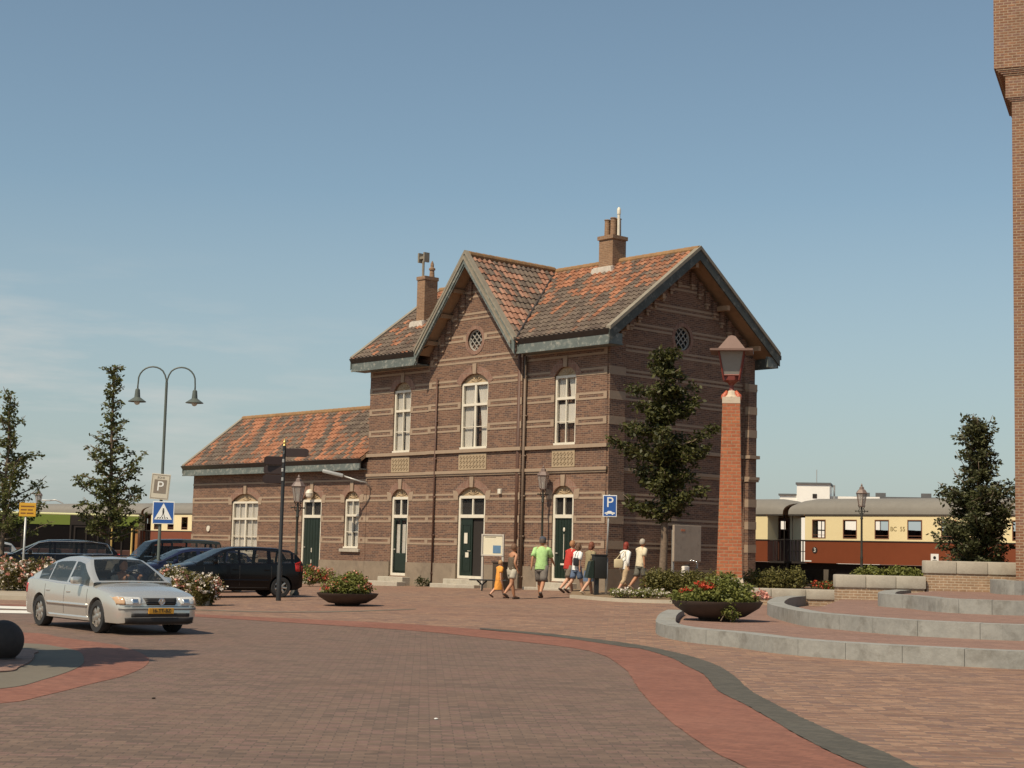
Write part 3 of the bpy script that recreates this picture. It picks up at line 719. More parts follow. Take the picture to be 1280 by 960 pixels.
for k, x0, x1, zb, zt, za, y0 in OPEN:
    yf = y0+.10; W = x1-x0; cx = (x0+x1)/2
    if k in ('w2', 'w2b', 'ww', 'sw'):
        fr = MB(); frame_rect(fr, x0, x1, zb, zt, yf-.05, yf+.04, .085)
        fr.box(x0-.0, x1+.0, y0-.02, yf-.05, zb, zb+.07)
        zt1 = zt-(zt-zb)*.33; 
        fr.box(x0+.085, x1-.085, yf-.055, yf+.02, zt1-.045, zt1+.045)
        heavy = .05 if W > 1.3 else .022
        fr.box(cx-heavy, cx+heavy, yf-.045, yf+.02, zb+.085, zt-.085)
        zs = zb+(zt1-zb)*.5
        fr.box(x0+.085, x1-.085, yf-.03, yf+.015, zs-.013, zs+.013)
        if k == 'ww':
            for xx in ((x0+cx)/2+.02, (x1+cx)/2-.02): fr.box(xx-.014, xx+.014, yf-.03, yf+.015, zb+.085, zt-.085)
        fo = fr.build('window', M_white, bld)
        gl = MB(); gl.box(x0+.08, x1-.08, yf, yf+.008, zb+.08, zt-.08); gl.build('pane', M_glass, fo)
        cu = MB()
        if k == 'w2b':
            curtain(cu, x0+.08, x1-.08, zt1-.05, zt-.05, yf+.07, .25); cu.box(x0+.1, x1-.1, yf+.06, yf+.065, zs-.05, zt1-.18)
        elif k == 'ww': curtain(cu, x0+.08, x1-.08, zb+.05, zt-.05, yf+.07, 0)
        else: curtain(cu, x0+.08, x1-.08, zb+.05, zt-.05, yf+.07, .4 if k == 'w2' and W > 1.3 else .1)
        cu.build('curtain', M_curt, fo, fix=False)
    else:
        zt1 = 2.90
        fr = MB(); frame_rect(fr, x0, x1, zb, zt, yf-.06, yf+.04, .10); fr.box(x0+.1, x1-.1, yf-.07, yf+.04, zt1-.06, zt1+.06)
        fr.box(cx-.035, cx+.035, yf-.04, yf+.03, zt1+.06, zt-.1)
        fo = fr.build('door_frame', M_white, bld)
        gl = MB(); gl.box(x0+.1, x1-.1, yf, yf+.008, zt1+.06, zt-.1); gl.build('pane', M_glass, fo)
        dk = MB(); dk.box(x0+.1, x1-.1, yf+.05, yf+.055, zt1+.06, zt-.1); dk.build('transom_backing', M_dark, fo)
        dr = MB(); a, b_ = x0+.1, x1-.1
        if k == 'dd':
            dr.box(a, (a+b_)/2-.01, yf-.02, yf+.03, zb+.1, zt1-.06)          # left leaf
            for z0, z1 in ((zb+.25, zb+.85), (zb+1.0, zb+1.95)): frame_rect(dr, a+.1, (a+b_)/2-.1, z0, z1, yf-.035, yf-.02, .03)
            do = dr.build('door', M_dgreen, bld)
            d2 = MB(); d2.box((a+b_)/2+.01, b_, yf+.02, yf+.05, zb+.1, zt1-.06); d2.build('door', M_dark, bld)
            nt_ = MB(); nt_.box(a+.22, a+.40, yf-.045, yf-.038, 1.92, 2.30); nt_.box(a+.30, a+.48, yf-.045, yf-.038, 1.42, 1.60); nt_.build('paper_notice', M_white, do)
        elif k == 'dg':
            frame_rect(dr, a, b_, zb+.1, zt1-.06, yf-.02, yf+.03, .09); dr.box(a, b_, yf-.02, yf+.03, zb+.1, zb+.85); dr.box((a+b_)/2-.03, (a+b_)/2+.03, yf-.02, yf+.03, zb+.85, zt1-.1)
            do = dr.build('door', M_dgreen, bld)
            c_ = MB(); curtain(c_, a+.07, b_-.07, zb+.82, zt1-.3, yf+.06, 0); c_.build('curtain', M_curt, do, fix=False)
            c_ = MB(); c_.box(a+.08, b_-.08, yf+.0, yf+.006, zb+.8, zt1-.12); c_.build('pane', M_glass, do)
        else:
            dr.box(a, b_, yf-.02, yf+.03, zb+.1, zt1-.06)
            for i in range(1, 6): dr.box(a+(b_-a)*i/6-.008, a+(b_-a)*i/6+.008, yf-.03, yf-.02, zb+.12, zt1-.08)
            do = dr.build('door', M_dgreen, bld)
            w_ = MB()
            if k == 'd': w_.sphere((cx+.02, yf-.04, 2.45), .05, 6, sy=.4, sz=1.5); w_.box(cx+.01, cx+.03, yf-.05, yf-.03, 1.45, 2.3); w_.box(cx-.12, cx+.16, yf-.05, yf-.03, 1.25, 1.31)
            else: w_.box(cx-.02, cx+.02, yf-.05, yf-.03, 1.45, 1.62); w_.box(cx-.02, cx+.02, yf-.05, yf-.03, 1.0, 1.15)
            w_.build('letter_plate', M_white, do)
        h_ = MB(); h_.tube([(a+.08 if k != 'dd' else (a+b_)/2-.1, yf-.02, 1.65), (a+.08 if k != 'dd' else (a+b_)/2-.1, yf-.07, 1.65), (a+.17 if k != 'dd' else (a+b_)/2-.19, yf-.07, 1.65)], .014, 6); h_.build('handle', M_white, do)
sl_ = MB(); sl_.bev(-14.6, -13.32, -.1, .1, 1.50, 1.62, .015); sl_.bev(-22.8, -20.45, -.1, .1, 1.18, 1.29, .015); sl_.build('window_sill', M_granite, bld)
# round windows
def round_win(M, r):
    f = MB(); n = 24
    for i in range(n):
        a, b_ = 2*math.pi*i/n, 2*math.pi*(i+1)/n
        f.prism([(r*math.cos(a), r*math.sin(a)), (r*math.cos(b_), r*math.sin(b_)), ((r-.05)*math.cos(b_), (r-.05)*math.sin(b_)), ((r-.05)*math.cos(a), (r-.05)*math.sin(a))], 'y', -.04, .02)
    s_ = .17
    for o_ in (-s_, 0, s_):
        hl = math.sqrt(max(r*r-o_*o_, 0))-.03
        for rot in (45, -45):
            Mr = Matrix.Rotation(R(rot), 4, 'Y'); f.box(-hl, hl, -.03, .0, o_-.012, o_+.012, M=Mr)
    fo = f.build('round_window', plain('pale_lead', (.34, .32, .28), .6), bld); fo.matrix_local = M
    g_ = MB(); g_.prism(circ(0, 0, r-.02), 'y', .012, .018); g_.build('pane', M_glass, fo)
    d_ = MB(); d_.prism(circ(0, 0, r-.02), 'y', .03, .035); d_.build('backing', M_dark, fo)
    rg = MB()
    for i in range(n):
        a, b_ = 2*math.pi*i/n, 2*math.pi*(i+1)/n
        rg.prism([((r)*math.cos(a), (r)*math.sin(a)), ((r)*math.cos(b_), (r)*math.sin(b_)), ((r+.14)*math.cos(b_), (r+.14)*math.sin(b_)), ((r+.14)*math.cos(a), (r+.14)*math.sin(a))], 'y', -.125, -.05)
    rg.build('brick_surround', M_arch, fo)
round_win(Matrix.Translation((-6.65, -.01, 9.30)), .40)
round_win(Matrix.Translation((-.11, 3.72, 9.22)) @ Matrix.Rotation(R(90), 4, 'Z'), .42)
# ---- roofs ---------------------------------------------------------
def tiles(name, o, u, v, U, V, mat, keep=None, parent=bld):
    o, u, v = Vector(o), Vector(u).normalized(), Vector(v).normalized(); n = u.cross(v).normalized()
    if n.z < 0: n = -n
    nu = max(int(round(U/.24)), 1)*6; nv = int(math.ceil(V/.32)); vs = []; uvs = []
    prof = [0, .030, .045, .030, 0, -.008]
    lines = []
    for r_ in range(nv):
        for e in (0, 1):
            vv = min((r_+e)*.32-(.0 if e == 0 else -.015), V+.02); lines.append((vv, (.0 if e == 0 else .034), (r_+.5)*.32))
    for vv, h, vc in lines:
        for i in range(nu+1):
            uu = U*i/nu; p = o+u*uu+v*vv+n*(h+prof[i % 6]+.004*math.sin(i*12.9+vc*78)); vs.append(tuple(p)); uvs.append((uu, vc))
    fs = []
    for j in range(len(lines)-1):
        for i in range(nu):
            q = (j*(nu+1)+i, j*(nu+1)+i+1, (j+1)*(nu+1)+i+1, (j+1)*(nu+1)+i)
            if keep is None or any(keep(Vector(vs[k_])) for k_ in q): fs.append(q)
    me = bpy.data.meshes.new(name); me.from_pydata(vs, [], fs)
    ul = me.uv_layers.new(name='UVMap')
    for p in me.polygons:
        j = p.index; f = fs[j]
        vc = max(uvs[f[0]][1], uvs[f[2]][1]) if abs(uvs[f[0]][1]-uvs[f[2]][1]) > .01 else uvs[f[0]][1]
        uc = (uvs[f[0]][0]+uvs[f[1]][0])/2
        for li in p.loop_indices: ul.data[li].uv = (uc, vc)
    bm = bmesh.new(); bm.from_mesh(me)
    loose = [v_ for v_ in bm.verts if not v_.link_faces]; bmesh.ops.delete(bm, geom=loose, context='VERTS')
    bm.normal_update()
    if bm.faces and sum(f.normal.z for f in bm.faces) < 0: bmesh.ops.reverse_faces(bm, faces=bm.faces)
    bm.to_mesh(me); bm.free()
    return link_mesh(name, me, mat, parent)
XL, XR = -13.45, .66
sv = math.hypot(1, SL); lenm = (RY+.65)*sv
tm = tile_mat('main_roof_tiles', (.60, -.004), 3, .0); tc = tile_mat('cross_roof_tiles', (.66, -.0), 5, .0, ((.22, .10, .06), (.36, .19, .125)), .45); tw = tile_mat('wing_roof_tiles', (.525, .0), 8, -.9, wnf=.14)
def shade_tm(): pass
tm = tile_mat('main_roof_tiles', (.64, .045), 3, .25, wnf=.24)
# origin at the ridge, running down to the eave
roof_m = tiles('main_roof', (XL, RY, RZ), (1, 0, 0), (0, -1, -SL), XR-XL, lenm, tm, keep=lambda p: not (abs(p.x-GX) < GHW and p.z < zcross(p.x)-.15))
tiles('main_roof', (XL, RY, RZ), (1, 0, 0), (0, 1, -SL), XR-XL, lenm, tm)
lc = (GHW+.05)*math.hypot(1, GS)
tiles('cross_roof', (GX, -.72, GZ), (0, 1, 0), (1, 0, -GS), 4.6, lc, tc, keep=lambda p: p.z > zmain(p.y)-.12 or p.y < -.55)
tiles('cross_roof', (GX, -.72, GZ), (0, 1, 0), (-1, 0, -GS), 4.6, lc, tc, keep=lambda p: p.z > zmain(p.y)-.12 or p.y < -.55)
WZ, WY, WS = 7.50, 2.7, .77; lw = (WY+.42)*math.hypot(1, WS)
tiles('wing_roof', (-26.2, WY, WZ), (1, 0, 0), (0, -1, -WS), 13.16, lw, tw)
tiles('wing_roof', (-26.2, WY, WZ), (1, 0, 0), (0, 1, -WS), 13.16, lw, tw)
# deck boards under the tiles (seen as soffit from below)
M_soffit = plain('soffit_boards', (.34, .22, .13), .8, .2, 5)
sf = MB()
th = .10
def slab(b, p0, p1, p2, p3, t, m=0):
    n = (Vector(p1)-Vector(p0)).cross(Vector(p3)-Vector(p0)).normalized()
    if n.z < 0: n = -n
    top = [Vector(p)-n*.02 for p in (p0, p1, p2, p3)]; bot = [p-n*t for p in top]
    b.add([tuple(p) for p in top+bot], [(0, 1, 2, 3), (7, 6, 5, 4), (0, 4, 5, 1), (1, 5, 6, 2), (2, 6, 7, 3), (3, 7, 4, 0)], m)
slab(sf, (GX+GHW+.1, -.65, EZ-.0), (XR, -.65, EZ), (XR, RY, RZ), (GX+GHW+.1, RY, RZ), th)
slab(sf, (XL, -.65, EZ), (GX-GHW-.1, -.65, EZ), (GX-GHW-.1, RY, RZ), (XL, RY, RZ), th)
slab(sf, (XL, 2*RY+.65, EZ), (XR, 2*RY+.65, EZ), (XR, RY, RZ), (XL, RY, RZ), th)
for d in (1, -1): slab(sf, (GX, -.70, GZ), (GX, 1.2, GZ), (GX+d*GHW, 1.2, GZ-GS*GHW), (GX+d*GHW, -.70, GZ-GS*GHW), th)
slab(sf, (-26.15, -.40, WZ-WS*(WY+.40)), (-13.03, -.40, WZ-WS*(WY+.40)), (-13.03, WY, WZ), (-26.15, WY, WZ), th)
slab(sf, (-26.15, 2*WY+.4, WZ-WS*(WY+.40)), (-13.03, 2*WY+.4, WZ-WS*(WY+.40)), (-13.03, WY, WZ), (-26.15, WY, WZ), th)
# purlin ends carrying the verge
for y, z in ((.35, 9.28), (3.8, 11.86), (7.25, 9.28), (2.1, 10.55), (5.5, 10.55)): sf.box(-.02, .58, y-.07, y+.07, z-.17, z)
for x, z in ((GX-2.2, zcross(GX-2.2)-.28), (GX+2.2, zcross(GX+2.2)-.28), (GX-1.45, zcross(GX-1.45)-.26), (GX+1.45, zcross(GX+1.45)-.26), (GX-.75, zcross(GX-.75)-.26), (GX+.75, zcross(GX+.75)-.26)): sf.box(x-.06, x+.06, -.66, -.1, z-.15, z)
sf.build('roof_deck', M_soffit, bld)
# ridge tiles
rt = MB()
def ridge(b, p0, p1, r=.13):
    p0, p1 = Vector(p0), Vector(p1); n = int((p1-p0).length/.33)
    for i in range(n):
        a = p0.lerp(p1, i/n); c_ = p0.lerp(p1, (i+1.06)/n); b.tube([a, c_], [r+.012, r], 10)
ridge(rt, (XL, RY, RZ+.0), (XR, RY, RZ+.0)); ridge(rt, (GX, -.6, GZ), (GX, RY-.1, GZ)); ridge(rt, (-26.2, WY, WZ), (-13.05, WY, WZ))
auto_smooth(rt.build('ridge_tiles', plain('ridge_lichen_tiles', (.235, .135, .06), .9, .35, 7, bump=.4), bld))
# valley gutters
vg = MB()
for d in (1, -1):
    vg.tube([(GX+d*(GHW-.02), -.66, EZ+.06), (GX+d*.05, RY-.05, RZ+.03)], .045, 6)
vg.build('valley_gutter', M_gutter, bld)
# fascias and gutters on the eaves
fa = MB(); gu = MB()
def eave(x0, x1, zt, y, h=.32, end=(1, 1)):
    fa.box(x0+.02, x1-.02, y+.04, y+.10, zt-.16-h, zt-.12); fa.box(x0+.02, x1-.02, y+.005, y+.04, zt-.18-h, zt-.13-h+.02)
    fa.box(x0+.02, x1-.02, y+.10, .05, zt-.16-h, zt-.12-h)                                # soffit
    gu.prism([(y+.10, zt-.17), (y+.03, zt-.17), (y-.07, zt-.03), (y-.09, zt+.0), (y-.06, zt+.012), (y+.10, zt-.02)], 'x', x0, x1)
yE = -.66
eave(XL-.02, GX-GHW+.02, EZ-.0, yE); eave(GX+GHW-.02, XR+.02, EZ-.0, yE)
eave(-26.25, -13.02, WZ-WS*(WY+.40)+.02, -.42, .26)
# the back eave corner seen on the right
fa.box(XL, XR, 2*RY+.55, 2*RY+.62, EZ-.48, EZ-.10); gu.box(XL, XR+.02, 2*RY+.62, 2*RY+.78, EZ-.16, EZ+.0)
fa.box(XR-.10, XR, 7.62, 2*RY+.62, EZ-.48, EZ-.10); fa.box(XR-.06, XR-.002, -.60, .0, EZ-.48, EZ-.10)
# barge boards
def barge(b, g_, p0, p1, nx, h=.36, t=.05, off=.0):
    # p0 low, p1 high; the board hangs below the verge line
    p0, p1 = Vector(p0), Vector(p1); nx = Vector(nx)
    b.add([tuple(q) for q in (p0, p1, p1-Vector((0, 0, h)), p0-Vector((0, 0, h)), p0+nx*t, p1+nx*t, p1+nx*t-Vector((0, 0, h)), p0+nx*t-Vector((0, 0, h)))],
          [(0, 1, 2, 3), (7, 6, 5, 4), (0, 4, 5, 1), (1, 5, 6, 2), (2, 6, 7, 3), (3, 7, 4, 0)])
    u_ = Vector((0, 0, .10)); n2 = nx*(t+.035); b2 = nx*-.12
    g_.add([tuple(q) for q in (p0+b2+u_, p1+b2+u_, p1+n2+u_, p0+n2+u_, p0+b2-u_*.3, p1+b2-u_*.3, p1+n2-u_*.3, p0+n2-u_*.3)],
           [(0, 1, 2, 3), (7, 6, 5, 4), (0, 4, 5, 1), (1, 5, 6, 2), (2, 6, 7, 3), (3, 7, 4, 0)])
vb = MB()
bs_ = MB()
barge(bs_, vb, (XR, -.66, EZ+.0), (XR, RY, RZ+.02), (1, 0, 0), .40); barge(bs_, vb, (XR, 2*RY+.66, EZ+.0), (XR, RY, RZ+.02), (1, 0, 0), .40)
barge(fa, vb, (XL, -.66, EZ), (XL, RY, RZ+.02), (-1, 0, 0), .42)
for d in (1, -1): barge(fa, vb, (GX+d*GHW, -.72, GZ-GS*GHW+.05), (GX, -.72, GZ+.05), (0, -1, 0), .50)
for d in (1, -1): barge(fa, vb, (GX+d*(GHW-.14), -.76, GZ-GS*GHW-.06), (GX, -.76, GZ-.16), (0, -1, 0), .20, .05)
barge(fa, vb, (-26.2, -.42, WZ-WS*(WY+.42)), (-26.2, WY, WZ+.02), (-1, 0, 0), .3)
bs_.build('barge_board', plain('shaded_flaking_paint', (.050, .056, .048), .6, .3, 3, dirt=((.26, .25, .21), 5, .5)), bld); fa.build('fascia', M_grey, bld); gu.build('gutter', M_gutter, bld)  # side barge boards: fascia paint with shade darkened into its colour; pale flakes are wear
vb.build('verge_capping', plain('weathered_zinc', (.23, .20, .15), .7, .25, 6), bld)
# corbel tables stepping up under the rakes
cb_ = MB(); cw = MB()
for d in (1, -1):
    for i in range(6):
        x = GX+d*(.35+.37*i); z = zcross(x)-.95
        cb_.box(x-.10, x+.10, -.20, -.10, z-.02, z+.5); cb_.box(x-.10, x+.10, -.165, -.10, z-.14, z-.02)
        cw.box(x-.105, x+.105, -.215, -.10, z+.02, z+.08); cw.box(x-.06, x+.06, -.19, -.10, z-.20, z-.14)
for d in (1, -1):
    for i in range(8):
        y = RY+d*(.35+.40*i); z = RZ-.36-SL*abs(y-RY)-.60
        cb_.box(-.02, .09, y-.10, y+.10, z, z+.5); cw.box(-.02, .10, y-.105, y+.105, z+.02, z+.08); cw.box(-.02, .07, y-.06, y+.06, z-.1, z)
cb_.build('brick_corbel', M_brick, bld); cw.build('corbel_stone', M_buff, bld)
# chimneys
def chimney(x0, x1, y0, y1, z0, z1, cap):
    b = MB(); b.box(x0, x1, y0, y1, z0, z1-.14); b.box(x0-cap, x1+cap, y0-cap, y1+cap, z1-.14, z1)
    o = b.build('chimney', M_chimney, bld)
    f_ = MB(); f_.box(x0-.16, x1+.12, y0-.12, y0-.02, zmain(y0)-.05, zmain(y0)+.12); f_.prism([(x0-.25, zmain(y0)-.16), (x1+.15, zmain(y0)-.12), (x1+.1, zmain(y0)+.1), (x0-.15, zmain(y0)+.08)], 'y', y0-.2, y0-.02)
    f_.build('mortar_flashing', plain('pale_mortar', (.52, .47, .40), .9, .2, 12, bump=.8), o)
    return o
c1 = chimney(-11.95, -11.47, 1.35, 2.0, 9.8, 12.42, .03)
b = MB(); b.tube([(-11.85, 1.55, 12.4), (-11.85, 1.55, 13.2)], .05, 8); b.box(-12.02, -11.68, 1.45, 1.65, 13.15, 13.25); b.box(-12.06, -11.98, 1.42, 1.68, 13.02, 13.4); b.box(-11.72, -11.64, 1.42, 1.68, 13.02, 13.4)
b.build('cowl', plain('weathered_zinc', (.23, .20, .15)), c1)
b = MB(); b.lathe([(.11, 12.4), (.09, 12.7), (.13, 12.72), (.13, 12.78), (.07, 12.82), (.07, 12.95), (.02, 13.08)], (-11.6, 1.8, 0), 12); auto_smooth(b.build('chimney_pot', M_chimney, c1))
c2 = chimney(-3.83, -3.13, 3.35, 4.05, 11.6, 13.28, .05)
for x, y, h in ((-3.66, 3.6, 13.93), (-3.36, 3.6, 13.97), (-3.36, 3.86, 13.97), (-3.66, 3.86, 13.93)):
    b = MB(); b.lathe([(.115, 13.28), (.105, h-.04), (.125, h-.03), (.12, h), (.08, h), (.08, h-.3)], (x, y, 0), 12); auto_smooth(b.build('chimney_pot', M_chimney, c2))
b = MB(); b.tube([(-3.2, 3.72, 13.28), (-3.2, 3.72, 14.25)], .055, 10); b.lathe([(.07, 14.1), (.07, 14.3), (.03, 14.36)], (-3.2, 3.72, 0), 10); auto_smooth(b.build('flue_pipe', M_white, c2))
# downpipes
def downpipe(x, y, z1, z0, r, mat, top=None):
    b = MB(); pts = [(x, y, z0), (x, y, z1)]
    if top: pts += [(x, y, z1), top]; pts = pts[:2]+[(x, y, z1+.05), top]
    b.tube(pts, r, 10)
    for z in np.arange(z0+.5, z1, 1.4): b.box(x-r-.02, x+r+.02, y-.02, y+.12, z-.03, z+.03)
    return b.build('downpipe', mat, bld, True)
M_rust = plain('rusty_brown_pipe', (.095, .045, .028), .6, .3, 6)
M_zpipe = plain('zinc_pipe', (.16, .11, .075), .6, .2, 8)
downpipe(-8.67, -.19, 8.0, .3, .035, M_rust)
downpipe(-4.20, -.10, 8.75, .3, .085, M_rust); downpipe(-3.93, -.10, 8.5, .3, .05, M_zpipe)
# number disc, alarm box and the curved-arm wall lamp on the left corner
b = MB(); b.lathe([(.13, 0), (.13, .03), (.03, .05)], (-25.05+.6, -.05, 2.36), 14, axis='y'); auto_smooth(b.build('number_disc', M_white, bld))
b = MB(); b.bev(-5.12, -4.96, -.22, -.12, 3.68, 3.86, .02); b.build('alarm_box', M_white, bld)
b = MB(); b.lathe([(.05, 3.62), (.14, 3.70), (.17, 3.84), (.12, 3.95), (.03, 4.0)], (-16.7, -.12, 0), 14); auto_smooth(b.build('globe_lamp', M_white, bld))
wl = MB(); wl.tube([(-12.75, .0, 3.95), (-12.75, -.25, 4.2), (-12.75, -.5, 4.22), (-13.2, -1.0, 4.42)], .035, 8); wo_ = wl.build('wall_lamp', M_steel, bld, True)
wl = MB(); wl.bev(-.13, .13, -.42, .42, -.07, .07, .05, M=Matrix.Translation((-13.5, -1.3, 4.52)) @ Matrix.Rotation(R(-42), 4, 'Z') @ Matrix.Rotation(R(-12), 4, 'X').to_4x4()); auto_smooth(wl.build('lamp_head', M_steel, wo_))
# ------------------------------------------------------------------ cars
def catmull(xs_, tab, x):
    i = max(0, min(len(xs_)-2, next((j for j in range(len(xs_)-1) if xs_[j] >= x >= xs_[j+1]), 0)))
    p = [tab[max(i-1, 0)], tab[i], tab[i+1], tab[min(i+2, len(tab)-1)]]
    t = (xs_[i]-x)/max(xs_[i]-xs_[i+1], 1e-9)
    return [.5*((2*b)+(c-a)*t+(2*a-5*b+4*c-d)*t*t+(3*b-a-3*c+d)*t**3) if k != 99 else b for k, (a, b, c, d) in enumerate(zip(*p))]
def glossy_paint(name, col, metal=0.0):
    if name in MATS: return MATS[name]
    m, nt, b = nodes(name); b.inputs['Base Color'].default_value = (*col, 1)
    b.inputs['Metallic'].default_value = metal; b.inputs['Specular IOR Level'].default_value = .5 if metal else .25
    b.inputs['Coat Weight'].default_value = .7 if metal else .12; b.inputs['Coat Roughness'].default_value = .05
    v = objco(nt); r_ = ramp(nt, noise(nt, v, 5, 4), .3, .7, .17, .27); L(nt, r_, b.inputs['Roughness'])
    MATS[name] = m; return m
M_cglass = plain('car_glass', (.008, .010, .012), .05, .1, 3, spec=.5)
M_fglass = glass_mat('windscreen_glass', (.02, .025, .028), .62, .02)
M_plastic = plain('black_plastic', (.025, .022, .02), .65, .2, 9)
M_amber = plain('amber_lens', (.50, .33, .20), .15, .1, 20)
M_lens = plain('headlight_lens', (.72, .70, .64), .12, .3, 30, metal=.3)
M_redl = plain('red_lens', (.45, .02, .015), .2, .2, 20)
def wheel(parent, x, y, r, rim_r, side, spokes=5, rim_mat=None):
    w = MB(); a = side
    w.lathe([(rim_r*.98, -.10), (r*.93, -.10), (r, -.07), (r, .07), (r*.93, .10), (rim_r*.98, .10)], (0, 0, 0), 28, axis='y', cap=False)
    wo_ = w.build('wheel', M_tire, parent, True); wo_.location = (x, y, r); auto_smooth(wo_, 40)
    b = MB(); b.lathe([(rim_r, .085), (rim_r*.93, .09), (rim_r*.90, .03), (rim_r*.90, -.06)], (0, 0, 0), 28, axis='y', cap=False)
    for i in range(spokes):
        t = 2*math.pi*i/spokes+.3; wd = .055 if spokes <= 6 else .03
        M = Matrix.Rotation(t, 4, 'Y'); b.bev(.03, rim_r*.93, .045, .085, -wd, wd, .012, M=M)
    b.lathe([(.065, .04), (.065, .09), (.03, .10)], (0, 0, 0), 14, axis='y')
    ro = b.build('rim', rim_mat or M_alloy, wo_, True); auto_smooth(ro)
    d = MB(); d.lathe([(rim_r*.92, -.02), (rim_r*.92, 0), (.05, .01)], (0, 0, 0), 24, axis='y'); d.build('brake_disc', M_plastic, wo_)
    if side < 0: wo_.rotation_euler = (0, 0, math.pi)
    return wo_
def patch(bvh, name, corners, n, m, d, mat, parent, off=.006, th=.012, inset=None):
    """a sheet of trim laid on the body: corners are 4 points, pushed along d until they meet it"""
    c0, c1, c2, c3 = [Vector(c) for c in corners]; d = Vector(d).normalized(); b = MB(); P = []
    for j in range(m+1):
        for i in range(n+1):
            u, v = i/n, j/m
            q = (c0.lerp(c1, u)).lerp(c3.lerp(c2, u), v)
            hit, no, _, _ = bvh.ray_cast(q-d*2, d)
            P.append((hit if hit is not None else (P[-1]+d*off if P else q))-d*off)
    k = len(P); vs = [tuple(p) for p in P]+[tuple(p+d*th*1.5) for p in P]
    fs = [(j*(n+1)+i, j*(n+1)+i+1, (j+1)*(n+1)+i+1, (j+1)*(n+1)+i) for j in range(m) for i in range(n)]
    rim = [i for i in range(n+1)]+[(j)*(n+1)+n for j in range(1, m+1)]+[m*(n+1)+i for i in range(n-1, -1, -1)]+[j*(n+1) for j in range(m-1, 0, -1)]
    fs += [(rim[i], rim[(i+1) % len(rim)], rim[(i+1) % len(rim)]+k, rim[i]+k) for i in range(len(rim))]
    b.add(vs, fs); return b.build(name, mat, parent, True)
def car(label, cat, pos, rz, paint, spec, detail=True, group='cars parked beside the station', plate=None, emblem=False):
    root = empty('car', pos, rz, label, cat, group)
    S = spec; xs_ = [s[0] for s in S['st']]; hw = S['hw']
    sec = []
    x = xs_[0]; X = []
    while x > xs_[-1]: X.append(x); x -= .05
    X.append(xs_[-1])
    for x in X:
        _, w, zb, zs, zt = catmull(xs_, S['st'], x)
        w = min(w, hw)
        h = zs-zb
        half = [(0, zb), (w*.80, zb), (w*.955, zb+.035), (w*.985, zb+h*.25), (w, zb+h*.55), (w*.992, zb+h*.80), (w*.97, zs-.015), (w*.93, zs+.012), (w*.80, zs+(zt-zs)*.55), (w*.45, zt-.012), (0, zt)]
        sec.append([(x, y, z) for y, z in half]+[(x, -y, z) for y, z in half[-2:0:-1]])
    n = len(sec[0]); b = MB(); vs = [p for s in sec for p in s]
    fs = [(i*n+j, i*n+(j+1) % n, (i+1)*n+(j+1) % n, (i+1)*n+j) for i in range(len(sec)-1) for j in range(n)]
    fs += [tuple(range(n))[::-1], tuple((len(sec)-1)*n+j for j in range(n))]
    b.add(vs, fs); body = b.build('body', paint, root)
    c = MB(); wr = S['wr']+.045
    for xw in S['wx']:
        for sd in (1, -1):
            c.lathe([(wr, 0), (wr, .5)], (xw, sd*.80-.25 if sd > 0 else -.80-.25, S['wr']+.01), 30, axis='y')
    # cut only from the flanks
    boolean(body, c); auto_smooth(body, 28)
    bvh = BVHTree.FromPolygons([v.co for v in body.data.vertices], [p.vertices for p in body.data.polygons])
    under = MB(); under.box(xs_[-1]+.35, xs_[0]-.35, -hw*.72, hw*.72, .20, .62); under.build('underbody', M_plastic, root)
    # greenhouse
    G = S['gh']; gx = [q[0] for q in G]; b = MB(); X = []; x = gx[0]
    while x > gx[-1]: X.append(x); x -= .04
    X.append(gx[-1]); fsb, fsw, fss = [], [], []
    sec = []
    for x in X:
        _, zr, wt = catmull(gx, G, x) if False else [x]+[np.interp(-x, [-q for q in gx], [q[k] for q in G]) for k in (1, 2)]
        _, w, zb, zs, zt = catmull(xs_, S['st'], x)
        zl = max(zs-.02, .5); yb = w*.955
        zr = max(zr, zl+.012)
        f = min(1, (zr-zl)/(S['zroof']-zl)); yt = yb+(wt-yb)*f
        zside = zl+(zr-zl)*.86
        sec.append([(x, yb, zl), (x, yb+(yt-yb)*.10, zl+(zside-zl)*.10), (x, yb+(yt-yb)*.80, zl+(zside-zl)*.93), (x, yt-.01, zside), (x, yt-.06, zr-(zr-zside)*.35), (x, yt-.13, zr-.012*f), (x, yt*.4, zr), (x, 0, zr+.006)])
    m = len(sec[0]); vs = []
    for s in sec: vs += s+[(x_, -y_, z_) for x_, y_, z_ in s[-2::-1]]
    n = 2*m-1
    for i in range(len(sec)-1):
        xm = (X[i]+X[i+1])/2
        for j in range(n-1):
            q = (i*n+j, i*n+j+1, (i+1)*n+j+1, (i+1)*n+j)
            jj = j if j < m-1 else (n-2-j)
            if jj == 1 and S['gx'][1]+.06 < xm < S['gx'][0]-.12 and all(abs(xm-p_) > w_ for p_, w_ in S['pil']) and vs[i*n+2][2]-vs[i*n+1][2] > .05: fsw.append(q)
            elif jj >= 5 and (S['ws'][1] < xm < S['ws'][0]): fss.append(q)
            elif jj >= 5 and (S['rw'][1] < xm < S['rw'][0]): fsw.append(q)
            else: fsb.append(q)
    def sub(name, f, mat, par, smooth=True):
        used = sorted({i for q in f for i in q}); mp = {k: i for i, k in enumerate(used)}
        b = MB(); b.add([vs[i] for i in used], [tuple(mp[i] for i in q) for q in f]); o = b.build(name, mat, par); auto_smooth(o, 30); return o
    ro = sub('roof', fsb, paint, root)
